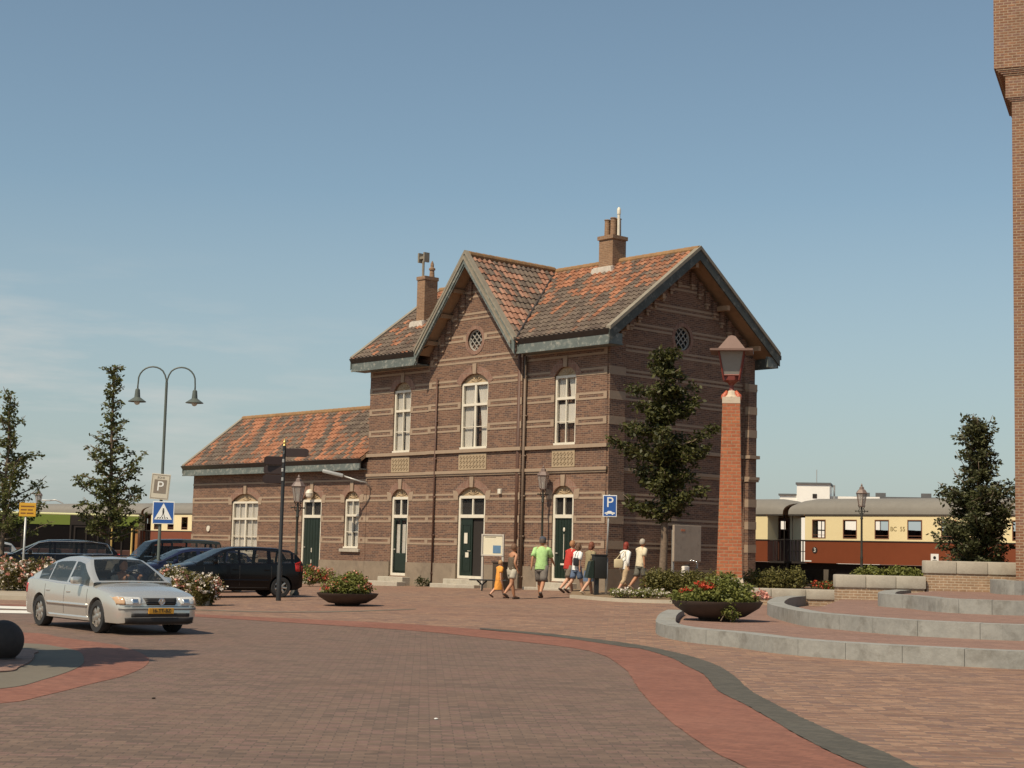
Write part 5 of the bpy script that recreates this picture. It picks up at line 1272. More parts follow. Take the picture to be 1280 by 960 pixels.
# planters -----------------------------------------------------------------
M_bowl = plain('brown_fibre_bowl', (.055, .036, .026), .75, .25, 5, bump=.3)
def planter(pos, rad, h, label, cols, spill=False, rz=0):
    r = empty('planter', pos, rz, label, 'planter', 'round bowl planters with flowers')
    b = MB(); b.lathe([(rad*.38, 0), (rad*.42, .05), (rad*.62, h*.22), (rad*.93, h*.68), (rad*1.0, h*.93), (rad*1.01, h), (rad*.95, h), (rad*.88, h*.78)], (0, 0, 0), 36); auto_smooth(b.build('bowl', M_bowl, r), 50)
    return r
# big lantern pillar --------------------------------------------------------
D = 49.5; q = at(912, 740, D); q.z = .40; m_ = D/F
r = empty('lantern_pillar', q, PSI-math.pi/2+R(38), 'tall tapering orange brick pillar crowned by a large red lantern', 'lamp pillar')
zz = lambda py: up_z(py, 915, D)-q.z
zb, zt = zz(722), zz(505); wb, wt = 35.5*m_/2, 24.5*m_/2
def frustum(b, w0, w1, z0, z1, m=0):
    b.add([(-w0, -w0, z0), (w0, -w0, z0), (w0, w0, z0), (-w0, w0, z0), (-w1, -w1, z1), (w1, -w1, z1), (w1, w1, z1), (-w1, w1, z1)], [(3, 2, 1, 0), (4, 5, 6, 7), (0, 1, 5, 4), (1, 2, 6, 5), (2, 3, 7, 6), (3, 0, 4, 7)], m)
cf = math.cos(R(8))+math.sin(R(8))
b = MB()
for i in range(10):
    t0, t1 = i/10, (i+1)/10
    frustum(b, (wb+(wt-wb)*t0)/cf, (wb+(wt-wb)*t1)/cf, zb+(zt-zb)*t0, zb+(zt-zb)*t1)
b.f = [f for k_, f in enumerate(b.f)]; b.build('shaft', M_redbrick, r)
M_plaster = plain('pale_plaster', (.50, .42, .32), .8, .1, 6, dirt=((.36, .28, .2), 4, .4))
b = MB(); frustum(b, wb*1.55/cf, wb*1.12/cf, -.1, zb*.75); frustum(b, wb*1.12/cf, wb*1.02/cf, zb*.75, zb+.005); b.build('base', M_plaster, r)
b = MB(); z5 = zz(495); frustum(b, wt*1.03/cf, wt*1.03/cf, zt, zz(497)); b.lathe([(wt*.95, zz(497)), (wt*.62, zz(494)), (wt*.5, zz(490)), (wt*.25, zz(488))], (0, 0, 0), 12); b.build('capital', M_plaster, r)
M_lred = plain('lantern_red_paint', (.16, .03, .018), .45, .15, 6); M_lpink = plain('lantern_faded_pink', (.165, .098, .075), .6, .12, 5)
b = MB()
for s in (1, -1):
    b.tube([(s*.13, -.1, zz(489)), (s*.22, -.1, zz(496)), (s*.24, -.1, zz(500))], [(.03, .04), (.10, .10), (.06, .06)], 10); b.sphere((s*.22, -.10, zz(497)), .105, 8, sz=1.2)
b.build('scroll', plain('scroll_orange_red', (.40, .09, .04), .5, .1, 8), r, True)
b = MB(); b.lathe([(.11, zz(490)), (.07, zz(486)), (.07, zz(482)), (.13, zz(479)), (.26, zz(476)), (.27, zz(470)), (.22, zz(469))], (0, 0, 0), 8, ang=R(22.5))
gw0, gw1 = .235, .39; zg0, zg1 = zz(470), zz(440.5)
for k_ in range(4):
    t = R(45+90*k_); b.tube([(gw0*1.41*math.cos(t), gw0*1.41*math.sin(t), zg0-.15), (gw1*1.41*math.cos(t), gw1*1.41*math.sin(t), zg1)], .032, 6)
    u = R(45+90*(k_+1)); b.tube([(gw0*1.41*math.cos(t), gw0*1.41*math.sin(t), zg0), (gw0*1.41*math.cos(u), gw0*1.41*math.sin(u), zg0)], .032, 6)
b.build('lantern_frame', M_lred, r)
b = MB(); frustum(b, gw0, gw1, zg0, zg1); b.build('lantern_glass', plain('milky_glass', (.22, .215, .19), .25, .08, 4), r)
b = MB(); rb = 30*m_/cf
frustum(b, rb, rb, zz(441), zz(438.5)); frustum(b, gw1*1.12, .10, zz(438.5), zz(420.5)); b.lathe([(.10, zz(421)), (.06, zz(419.5)), (.01, zz(419))], (0, 0, 0), 8)
b.build('lantern_roof', M_lpink, r)
# tower on the right --------------------------------------------------------------
D = 44.0; q = at(1264, 700, D); q.z = .3; ph = R(-22)
r = empty('brick_tower', q, ph, 'tall brown brick tower stepping outward near its top at the right edge', 'tower')
zc = lambda py: up_z(py, 1250, D)-q.z
b = MB(); mm_ = D/F
b.box(.12, 5, -.0, 5, -1, zc(127)); 
for i in range(3): b.box(.12-.055*(i+1), 5, -.018*(i+1), 5, zc(127)+.05*i, zc(127)+.05*(i+1))
b.box(-.045, 5, -.054, 5, zc(127)+.15, zc(95)); 
for i in range(5): b.box(-.045-.06*(i+1), 5, -.054-.02*(i+1), 5, zc(95)+.05*i, zc(95)+.05*(i+1))
b.box(-.345, 5, -.154, 5, zc(95)+.25, zc(-200)); b.build('shaft', M_tower, r)
# terrace steps ----------------------------------------------------------------------
r = empty('terrace_steps', gp(1000, 800), 0, 'curved terrace of four wide steps with grey stone kerbs and brick treads', 'steps'); r.location = (0, 0, 0)
def kerb_curve(px, z):
    return resample([gp(*p, z=z) for p in px], 60)
levels = [
 (.28, [(835, 762), (826, 766), (821, 772), (823, 779), (858, 785), (917, 790), (975, 797), (1053, 803), (1131, 807.5), (1280, 814.5), (1420, 818)], .0),
 (.56, [(990, 744.5), (972, 746), (961.5, 750), (962, 755), (1000, 764), (1047, 768.5), (1117, 774), (1175, 777), (1280, 781), (1420, 783)], .28),
 (.86, [(1120, 737), (1106, 738), (1099, 739.8), (1101, 742), (1140, 744.5), (1181, 748), (1280, 751.5), (1420, 754)], .56),
 (1.22, [(1249, 722), (1241, 722.5), (1238.5, 724.3), (1260, 725.6), (1290, 726.4), (1420, 729)], .86)]
for z, px, zlow in levels:
    cv = kerb_curve(px, z); n = len(cv)
    # inner line offset inwards for the kerb stones
    inn = []
    for i, p in enumerate(cv):
        d = (cv[min(i+1, n-1)]-cv[max(i-1, 0)]).normalized(); nrm = Vector((-d.y, d.x, 0))
        inn.append(p+nrm*.42)
    if sum((a_-b_).x+(a_-b_).y for a_, b_ in zip(inn, cv)) < 0: inn = [p*2-q_ for p, q_ in zip(cv, inn)]
    k = MB(); i = 0; step = 3
    while i < n-1:
        j = min(i+step, n-1); seg = list(range(i, j+1))
        outer = [cv[t] for t in seg]; inner = [inn[t] for t in seg]
        gap = .004
        u0 = (outer[1]-outer[0]).normalized()*gap; u1 = (outer[-1]-outer[-2]).normalized()*gap
        outer[0] = outer[0]+u0; inner[0] = inner[0]+u0; outer[-1] = outer[-1]-u1; inner[-1] = inner[-1]-u1
        poly = [(p.x, p.y) for p in outer]+[(p.x, p.y) for p in inner[::-1]]
        k.prism(poly, 'z', zlow-.35, z+random.uniform(-.003, .003)); i = j
    ko = k.build('step_kerb', M_bluestone, r)
    start = min(range(n), key=lambda i: inn[i].x); fpx = {.28: [(20, 51), (8, 50.5), (6, 49.5)], .56: [(20, 49), (10, 47.6)], .86: [(20, 47.5), (12.5, 46.6)], 1.22: [(20, 47), (15, 46.5)]}[z]
    poly = [(p.x, p.y) for p in inn[start:]]+fpx
    t = MB(); t.prism(poly, 'z', z-.3, z-.012); t.build('step_paving', M_terr, r)
# walls with stone copings -----------------------------------------------------------
def low_wall(label, xa, xb, D, ytop, cop, zlow, thick=.45, Db=None, brickw=True):
    Db = Db or D
    a = at(xa, ytop, D); b_ = at(xb, ytop+(xb-xa)*.012, Db); d = Vector((b_.x-a.x, b_.y-a.y, 0)); Ln = d.length; rz = math.atan2(d.y, d.x); zt = a.z
    r = empty('low_wall', (a.x, a.y, zlow), rz, label, 'wall', 'low walls with stone copings')
    h = zt-zlow; b = MB(); b.box(.04, Ln-.04, .04, thick-.04, -.4, h-cop+.01); b.build('brickwork', M_wallbrick, r)
    c = MB(); n = 3
    for i in range(n): c.bev(Ln*i/n+.003, Ln*(i+1)/n-.003, 0, thick, h-cop, h, .035)
    auto_smooth(c.build('coping', M_granite, r)); return r, h, Ln
wA = low_wall('lowest pale coping wall right of the lantern pillar foot', 921, 1051, 48.0, 734.5, .30, .30)
wB = low_wall('middle pale coping wall over bare brick, lantern lamp behind it', 1045, 1158, 45.5, 718, .36, .50)
wC = low_wall('highest pale coping wall beneath the dense shrub beside the tower', 1157, 1274, 45.6, 700.5, .36, .84)
# ------------------------------------------------------------------ vegetation
def leaves_mesh(name, centres, size, mat, parent=None, jit=.35, loc=None, up=.3, asp=.55):
    """leaf-sized folded quads at the given points"""
    c = np.array(centres, dtype=float); n = len(c)
    a = rng.normal(size=(n, 3)); a[:, 2] = a[:, 2]*.6-.15; a /= np.linalg.norm(a, axis=1)[:, None]
    nn = rng.normal(size=(n, 3))+np.array([0, 0, up*3]); b_ = np.cross(a, nn); b_ /= np.linalg.norm(b_, axis=1)[:, None]
    s = size*(1+rng.uniform(-jit, jit, n))[:, None]
    p0 = c; p1 = c+a*s*.5+b_*s*asp*.5; p2 = c+a*s; p3 = c+a*s*.5-b_*s*asp*.5
    v = np.stack([p0, p1, p2, p3], 1).reshape(-1, 3)
    me = bpy.data.meshes.new(name); me.vertices.add(4*n); me.vertices.foreach_set('co', v.ravel())
    me.loops.add(4*n); me.loops.foreach_set('vertex_index', np.arange(4*n, dtype=np.int32))
    me.polygons.add(n); me.polygons.foreach_set('loop_start', np.arange(0, 4*n, 4, dtype=np.int32)); me.polygons.foreach_set('loop_total', np.full(n, 4, dtype=np.int32))
    me.update(); me.validate()
    return link_mesh(name, me, mat, parent, loc=loc)
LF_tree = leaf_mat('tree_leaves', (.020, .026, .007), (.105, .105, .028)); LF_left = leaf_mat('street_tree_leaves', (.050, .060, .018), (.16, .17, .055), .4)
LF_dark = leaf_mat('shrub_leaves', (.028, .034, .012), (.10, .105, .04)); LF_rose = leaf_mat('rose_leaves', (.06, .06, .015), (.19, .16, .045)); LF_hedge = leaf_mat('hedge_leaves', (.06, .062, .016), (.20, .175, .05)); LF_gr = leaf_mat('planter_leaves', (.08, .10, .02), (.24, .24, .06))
PT_red = leaf_mat('red_petals', (.42, .045, .02), (.58, .10, .045), .2); PT_pink = leaf_mat('pink_petals', (.60, .24, .18), (.75, .40, .32), .2); PT_white = leaf_mat('white_petals', (.68, .60, .50), (.80, .74, .66), .2)
def tree(name, label, cat, pos, h, base, limbs, leaf, n, mat, group=None, tr=.10, cluster=.28, lean=(0, 0), seed=1, top=.98, lead=3.0):
    """limbs: list of (height, azimuth deg, length, rise) ; leaves gather in clumps along the limbs and the leader"""
    rs = random.Random(seed); r = empty(name, pos, 0, label, cat, group)
    T = MB(); pts = []; rad = []
    for i in range(10):
        t = i/9; pts.append((lean[0]*t*t+rs.uniform(-.02, .02)*h*.15, lean[1]*t*t+rs.uniform(-.02, .02)*h*.15, t*h*top)); rad.append(tr*(1-t)**.8+.012)
    T.tube(pts, rad, 9)
    def axis(z):
        t = z/(h*top); i = min(int(t*9), 8); u = t*9-i
        return Vector(pts[i]).lerp(Vector(pts[i+1]), u)
    C_ = []
    for z, az, ln, rise in limbs:
        p0 = axis(z); d = Vector((math.cos(R(az)), math.sin(R(az)), 0)); q = [p0]
        for k in range(1, 5):
            t = k/4; q.append(p0+d*ln*t+Vector((0, 0, rise*ln*t*t+.05*math.sin(k)))+Vector((rs.uniform(-.05, .05), rs.uniform(-.05, .05), 0))*ln)
        T.tube(q, [max(tr*.38*(1-k/5), .008) for k in range(5)], 5)
        nc = max(3, int(ln/.16))
        for k in range(nc):
            t = .18+.86*k/nc+rs.uniform(-.04, .04); t = min(max(t, 0), 1.0); i = min(int(t*4), 3); pc = q[i].lerp(q[i+1], t*4-i)
            off = Vector((rs.gauss(0, 1), rs.gauss(0, 1), rs.gauss(0, .7)))*cluster*.38*(1.15-.6*t)
            C_.append((pc+off, cluster*(.95-.15*t)*rs.uniform(.5, 1.15)))
            if rs.random() < .5:
                tw = pc+off*1.8+Vector((0, 0, .08)); T.tube([pc, tw], [.012, .006], 4)
    for k in range(int(h*lead)):
        z = base+(h-base)*rs.random()**.9; C_.append((axis(min(z, h*top*.995))+Vector((rs.gauss(0, .10), rs.gauss(0, .10), 0)), cluster*.8*rs.uniform(.5, 1)))
    T.build('trunk', M_trunk, r, True)
    w = np.array([c[1]**2 for c in C_]); w /= w.sum(); idx = rng.choice(len(C_), n, p=w)
    cc = np.array([tuple(c[0]) for c in C_]); rr = np.array([c[1] for c in C_])
    d = rng.normal(size=(n, 3)); d /= np.linalg.norm(d, axis=1)[:, None]; d *= (rng.random(n)**.45)[:, None]; d[:, 2] *= .6
    leaves_mesh('crown', cc[idx]+d*rr[idx][:, None], leaf, mat, r)
    return r
def fan_limbs(h0, h1, n, ln_fn, rise, seed, azs=None):
    rs = random.Random(seed); out = []
    for i in range(n):
        t = (i+.5)/n; z = h0+(h1-h0)*t; out.append((z, (i*137.5+rs.uniform(-25, 25)) % 360, ln_fn(t)*rs.uniform(.65, 1.15), rise*rs.uniform(.6, 1.4)))
    return out
# street tree beside the double lamp
q = gp(133, 734); D = q.y; h = up_z(451, 133, D)-q.z
lim = fan_limbs(1.7, h*.50, 30, lambda t: 1.35-.15*t, .50, 3)+fan_limbs(h*.50, h*.70, 12, lambda t: 1.25-.6*t, .55, 5)+fan_limbs(h*.70, h*.97, 14, lambda t: .52-.2*t, .5, 6)
tree('street_tree', 'tall narrow young street tree left of the double lamp post', 'tree', q, h, 1.9, lim, .14, 6200, LF_left, 'young street trees', .10, .21, seed=4, lean=(-.15, 0))
q = at(0, 735, 57); q.z = g(q.x, q.y); D = 57; h = up_z(484, 0, D)-q.z
tree('street_tree', 'loose young street tree cut by the left edge of the photo', 'tree', q, h, 1.9, fan_limbs(1.6, h*.62, 30, lambda t: 1.65-.5*t, .55, 8)+fan_limbs(h*.6, h*.95, 16, lambda t: 1.0-.6*t, .9, 9), .14, 4800, LF_left, 'young street trees', .09, .26, seed=9)
tree('street_tree', 'street tree whose shadow falls on the corner by the stone ball', 'tree', Vector((-9.1, 20.2, 0)), 8.3, 2.4, fan_limbs(3.0, 7.7, 80, lambda t: 1.95-1.35*t, .2, 18), .21, 34000, LF_left, 'young street trees', .09, .34, seed=19)
# broad tree against the gable wall
D = 52.0; q = at(829, 744, D); q.z = .40; h = up_z(436, 822, D)-q.z
lim = []; rs = random.Random(77)
# crown half-widths left / right (metres) read at heights up the crown
prof_ = [(628, 1.25, .8), (600, 1.0, 1.35), (580, .9, 1.35), (560, 1.0, 1.15), (545, 1.85, 1.35), (528, 1.6, 1.45), (510, .6, .9), (495, 1.05, .95), (478, 1.2, .95), (460, .7, .6), (445, .5, .3)]
for py_, wl, wr in prof_:
    for i in range(5):
        az = i*72+rs.uniform(-32, 32); c = math.cos(R(az)); ln = ((wr if c > 0 else wl)*abs(c)+.62*(wl+wr)/2*(1-abs(c)))*rs.uniform(.7, 1.15)
        lim.append((max(up_z(py_+rs.uniform(-9, 9), 825, D)-q.z-.45*ln, 1.4), az, ln, rs.uniform(.25, .6)))
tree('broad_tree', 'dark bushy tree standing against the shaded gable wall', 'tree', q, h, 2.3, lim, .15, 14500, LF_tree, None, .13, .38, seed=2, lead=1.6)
# dense shrub by the tower
q = at(1224, 716, 47.6); q.z = 1.2; D = 47.6; h = up_z(518, 1218, D)-q.z
lim = fan_limbs(.05, h*.5, 54, lambda t: 1.25-.1*t, .5, 31)+fan_limbs(h*.5, h*.93, 34, lambda t: .85-.42*t, .9, 32)
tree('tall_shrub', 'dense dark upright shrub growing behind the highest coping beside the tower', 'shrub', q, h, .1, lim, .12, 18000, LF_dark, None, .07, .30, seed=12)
def bush(name, label, cat, outline, leaf, n, mat, parent=None, group=None, flowers=(), stems=True, D0=None, zmin=0):
    """outline: list of blobs (centre xyz, radii)"""
    r = empty(name, outline[0][0]-Vector((0, 0, outline[0][1][2]*.7)), 0, label, cat, group); base = r.location.copy()
    P = []; tot = sum(a[1][0]*a[1][1]*a[1][2] for a in outline)**1
    for c, ra in outline:
        k = int(n*(ra[0]*ra[1]*ra[2])/tot)+1; d = rng.normal(size=(k, 3)); d /= np.linalg.norm(d, axis=1)[:, None]
        lum = 1+.22*np.sin(d[:, 0]*7+c.x*3)*np.cos(d[:, 2]*6+c.y)+.12*np.sin(d[:, 1]*11)
        d *= (lum*rng.random(k)**.33)[:, None]; P.append(np.array(c-base)+d*np.array(ra))
    P = np.concatenate(P); leaves_mesh('foliage', P, leaf, mat, r)
    tops = P[P[:, 2] > np.percentile(P[:, 2], 25)]
    for nm, mt, cnt, sz in flowers:
        sel = P[rng.choice(len(P), cnt*3)]
        out = []
        for c, ra in outline:
            dd = (sel-np.array(c-base))/np.array(ra); m = (np.linalg.norm(dd, axis=1) > .80) & (dd[:, 2] > -.5); out.append(sel[m])
        sel = np.concatenate(out)[:cnt]
        f = np.repeat(sel, 7, 0)+rng.normal(size=(len(sel)*7, 3))*sz*.35
        leaves_mesh(nm, f, sz, mt, r, asp=.9)
    if stems:
        b = MB()
        for i in range(12):
            c, ra = random.choice(outline); c = c-base; b.tube([(c.x+random.uniform(-.2, .2), c.y, c.z-ra[2]*1.0), (c.x+random.uniform(-.5, .5)*ra[0], c.y+random.uniform(-.4, .4)*ra[1], c.z+ra[2]*.5)], [.014, .006], 5)
        b.build('stems', M_trunk, r)
    return r
def blobs(p0, p1, n, ra, dz=.0, var=.25, seed=0):
    rs = random.Random(seed); return [(p0.lerp(p1, (i+.5)/n)+Vector((rs.uniform(-.1, .1), rs.uniform(-.15, .15), dz+rs.uniform(-.1, .1)*ra[2])), tuple(a*rs.uniform(1-var, 1+var) for a in ra)) for i in range(n)]
RF = (('blossom', PT_white, 60, .07), ('blossom', PT_pink, 40, .07))
for i, (xa, xb, yb, hz, ls) in enumerate(((-90, 12, 742, .95, 'rose bush at the far left edge with pale blossoms'), (4, 56, 743, .92, 'rose bush with white blossoms around the foot of the yellow sign post'), (56, 108, 743, .72, 'lower rose bush behind the tail of the silver saloon'))):
    a, b_ = gp(xa, yb), gp(xb, yb)
    bush('rose_bush', ls, 'rose bush', blobs(a, b_, 4 if i else 6, (.42, .55, hz*.55), hz*.5+.12, .18, i+3), .075, 5200 if i else 7000, LF_rose, group='rose bushes', flowers=(('blossom', PT_white, 130, .075), ('blossom', PT_pink, 90, .08)))
a, b_ = gp(212, 755), gp(234, 756)
bush('rose_bush', 'rose bush immediately behind the bonnet of the silver saloon', 'rose bush', blobs(a, b_, 3, (.36, .5, .50), .50, .15, 21), .07, 4200, LF_rose, group='rose bushes', flowers=(('blossom', PT_white, 80, .07), ('blossom', PT_pink, 40, .07)))
a, b_ = gp(242, 757), gp(264, 757)
bush('rose_bush', 'rounded rose bush hiding the front wheel of the black people carrier', 'rose bush', blobs(a, b_, 3, (.30, .42, .40), .40, .12, 22), .07, 4200, LF_rose, group='rose bushes', flowers=(('blossom', PT_white, 80, .07), ('blossom', PT_pink, 30, .07)))
q = at(397, 726, 63); q.z = .22
bush('flower_bush', 'pink-red flowering bush beside the low wing door', 'flowers', blobs(q+Vector((-.5, 0, 0)), q+Vector((.5, 0, 0)), 3, (.38, .35, .34), .32, .15, 5), .09, 2200, LF_gr, flowers=(('blossom', PT_pink, 60, .07), ('blossom', PT_red, 25, .07)))
# planters -----------------------------------------------------------------------
D1 = gp(434, 757).y; q = gp(434, 757); pr = 38*D1/F
planter(q, pr, .34, 'shallow bowl planter with mixed red flowers on the square left of the people', ())
bush('planter_flowers', 'green foliage and red blooms filling the left bowl planter', 'flowers', [(q+Vector((x, y, z)), ra) for x, y, z, ra in ((0, 0, .55, (.58, .5, .30)), (-.42, 0, .43, (.30, .35, .16)), (.35, .0, .47, (.30, .35, .2)), (.1, .1, .75, (.30, .3, .18)))], .08, 4200, LF_gr, flowers=(('blossom', PT_red, 40, .06), ('blossom', PT_pink, 45, .06)))
q = gp(896, 775, z=.28); q.z = .275; D2 = q.y; pr = 56*D2/F
planter(q, pr, .42, 'large dark bowl planter standing at the left tip of the terrace', ())
bush('planter_flowers', 'bushy green foliage with bright red blooms trailing over the right bowl planter', 'flowers', [(q+Vector((x, y, z)), ra) for x, y, z, ra in ((-.55, 0, .52, (.50, .5, .16)), (.1, 0, .62, (.62, .5, .30)), (.5, -.1, .50, (.42, .45, .17)), (-.35, .1, .62, (.32, .3, .22)), (.20, .1, .86, (.26, .26, .20)), (.16, -.88, .26, (.20, .14, .24)), (-.72, -.35, .48, (.22, .3, .12)))], .075, 9000, LF_gr,
     flowers=())
def flower_patch(name, label, c, ra, n, mt, sz):
    d = rng.normal(size=(n, 3)); d /= np.linalg.norm(d, axis=1)[:, None]; d[:, 2] = abs(d[:, 2]); P = np.array([d_*np.array(ra) for d_ in d]); f = np.repeat(P, 8, 0)+rng.normal(size=(n*8, 3))*sz*.35
    return leaves_mesh(name, f, sz, mt, asp=.9, loc=c)
pf = [o for o in bpy.data.objects if o.name.startswith('planter_flowers')][-1]
for c, ra, n, mt in (((-.30, -.15, .70), (.24, .2, .11), 22, PT_red), ((-.68, -.15, .58), (.16, .2, .10), 9, PT_red), ((.92, -.1, .52), (.18, .25, .12), 22, PT_pink)):
    o = flower_patch('blossom', '', q+Vector(c)-pf.location, ra, n, mt, .06); o.parent = pf
# planted bed beside the side wall, with low kerb
kc = [gp(*p) for p in [(712, 747.5), (760, 751.5), (800, 753.5), (840, 754.5)]]; kc = resample(kc, 30); b = MB()
for i in range(29):
    a, c = kc[i], kc[i+1]; n_ = Vector((-(c-a).y, (c-a).x, 0)).normalized()*.14; z0 = g(a.x, a.y)
    b.prism([(a.x, a.y), (c.x, c.y), ((c+n_).x, (c+n_).y), ((a+n_).x, (a+n_).y)], 'z', z0-.1, z0+.10)
tag(b.build('bed_kerb', plain('concrete_kerb', (.40, .35, .27))), kind='structure')
b = MB(); far = [Vector((p.x+.3, p.y+4.8, 0)) for p in kc]
vs = [(p.x, p.y+.14, g(p.x, p.y)+.07) for p in kc]+[(p.x, p.y, .43) for p in far]
b.add(vs, [(i, i+1, 30+i+1, 30+i) for i in range(29)]); tag(b.build('planting_bed', M_earth, fix=False), kind='structure')
z_ = lambda p, d: Vector((p.x, p.y, .42+d))
a, b_ = z_(at(812, 746, 50.5), 0), z_(at(842, 746, 50.2), 0)
bush('hedge', 'green leafy hedge around the foot of the bushy tree', 'hedge', blobs(a, b_, 4, (.34, .42, .38), .42, .12, 41), .08, 5200, LF_hedge, group='clipped hedges')
a, b_ = z_(at(850, 742, 50.2), 0), z_(at(893, 742, 49.8), 0)
bush('hedge', 'green leafy hedge between the bushy tree and the lantern pillar', 'hedge', blobs(a, b_, 5, (.32, .42, .38), .42, .12, 42), .08, 5200, LF_hedge, group='clipped hedges')
a, b_ = at(940, 728, 50.0), at(1003, 729, 50.0); a.z = b_.z = .55
bush('hedge', 'green leafy hedge right of the lantern pillar in front of the railway platform', 'hedge', blobs(a, b_, 7, (.30, .40, .40), .38, .10, 43), .08, 6500, LF_hedge, group='clipped hedges')
a, b_ = z_(at(766, 750, 49.5), -.06), z_(at(826, 750, 49.3), -.06)
bush('white_flowers', 'low white flowers edging the bed behind the grey kerb', 'flowers', blobs(a, b_, 8, (.26, .3, .13), .14, .2, 44), .06, 2600, LF_gr, flowers=(('blossom', PT_white, 110, .06),))
a, b_ = at(1072, 716, 47.2), at(1152, 716, 46.6); a.z = b_.z = 1.18
bush('low_plants', 'low green plants showing over the middle coping wall', 'plants', blobs(a, b_, 9, (.28, .3, .17), .12, .3, 45), .09, 3000, LF_gr)
a, b_ = at(1020, 731, 49.5), at(1046, 731, 49.5); a.z = b_.z = .75
bush('red_flowers', 'small patch of orange-red flowers left of the middle coping wall', 'flowers', blobs(a, b_, 3, (.28, .3, .14), .12, .2, 46), .08, 900, LF_hedge, flowers=(('blossom', PT_red, 45, .06),))
q = at(526, 727, 64); q.z = .2
bush('weed', 'small dark weed growing at the foot of the station plinth', 'plants', [(q+Vector((0, -.25, .2)), (.16, .15, .2)), (q+Vector((.25, -.25, .15)), (.14, .15, .14))], .09, 260, LF_dark, stems=False)
# board and bicycle at the side wall ---------------------------------------------------
bx = Matrix.Translation(bld.location) @ Matrix.Rotation(PSI-math.pi/2, 4, 'Z')
def side_pt(y, z, off): return bx @ Vector((off*K, y*K, z*K))
p = side_pt(3.45, 0, .55); r = empty('display_board', Vector((p.x, p.y, .40)), PSI, 'weathered grey display board on legs before the shaded gable wall', 'display board')
b = MB(); b.bev(-.74, .74, -.05, .05, 1.05, 2.38, .015); bd_ = b.build('board_panel', plain('weathered_grey_panel', (.34, .28, .22), .7, .15, 3, dirt=((.20, .16, .13), 4, .4)), r)
b = MB(); b.box(-.38, -.16, -.058, -.05, 2.16, 2.23); b.build('orange_mark', plain('orange_mark', (.5, .17, .08), .6), bd_)
b = MB()
for s in (-1, 1): b.box(s*.66-.04, s*.66+.04, .05, .11, 0, 2.2)
b.build('leg', M_steel, r)
p = side_pt(3.2, 0, 1.0); r = empty('bicycle', Vector((p.x, p.y, .42)), PSI+R(8), 'dark bicycle with white pannier bag leaning in front of the display board', 'bicycle')
def bikewheel(x):
    b = MB(); n = 24
    for i in range(n):
        t0, t1 = 2*math.pi*i/n, 2*math.pi*(i+1)/n; b.tube([(.33*math.cos(t0), 0, .33*math.sin(t0)), (.33*math.cos(t1), 0, .33*math.sin(t1))], .016, 6, cap=False)
    w = b.build('wheel', M_tire, r, True); w.location = (x, 0, .35)
    b = MB()
    for i in range(14): t = math.pi*2*i/14; b.tube([(0, 0, 0), (.32*math.cos(t), 0, .32*math.sin(t))], .003, 4)
    b.build('spokes', M_chrome, w)
bikewheel(-.52); bikewheel(.52)
b = MB()
for a, c in (((-.52, 0, .35), (-.15, 0, .32)), ((-.15, 0, .32), (-.25, 0, .85)), ((-.25, 0, .80), (.32, 0, .82)), ((-.15, 0, .32), (.35, 0, .72)), ((.32, 0, .95), (.52, 0, .35)), ((-.52, 0, .35), (-.25, 0, .78))): b.tube([a, c], .016, 6)
b.build('frame', M_black, r, True)
b = MB(); b.tube([(.32, 0, .92), (.29, 0, 1.05)], .014, 6); b.tube([(.17, -.26, 1.08), (.27, -.16, 1.09), (.29, 0, 1.05), (.27, .16, 1.09), (.17, .26, 1.08)], .013, 6); b.build('handlebar', M_chrome, r, True)
b = MB(); b.prism([(-.38, .055), (-.38, -.055), (-.28, -.07), (-.10, -.02), (-.10, .02), (-.28, .07)], 'z', .88, .93); b.build('saddle', M_black, r)
pb = MB(); pb.bev(-.17, .17, -.07, .07, 0, .36, .04); o = auto_smooth(pb.build('pannier_bag', plain('white_bag_cloth', (.74, .70, .62), .8), None)); o.matrix_world = r.matrix_basis @ Matrix.Translation((-.58, -.12, .52)); o.location = r.matrix_basis @ Vector((-.58, -.12, .52)); o.rotation_euler = r.rotation_euler
tag(o, 'white pannier bag hanging on the rear of the bicycle', 'bag')
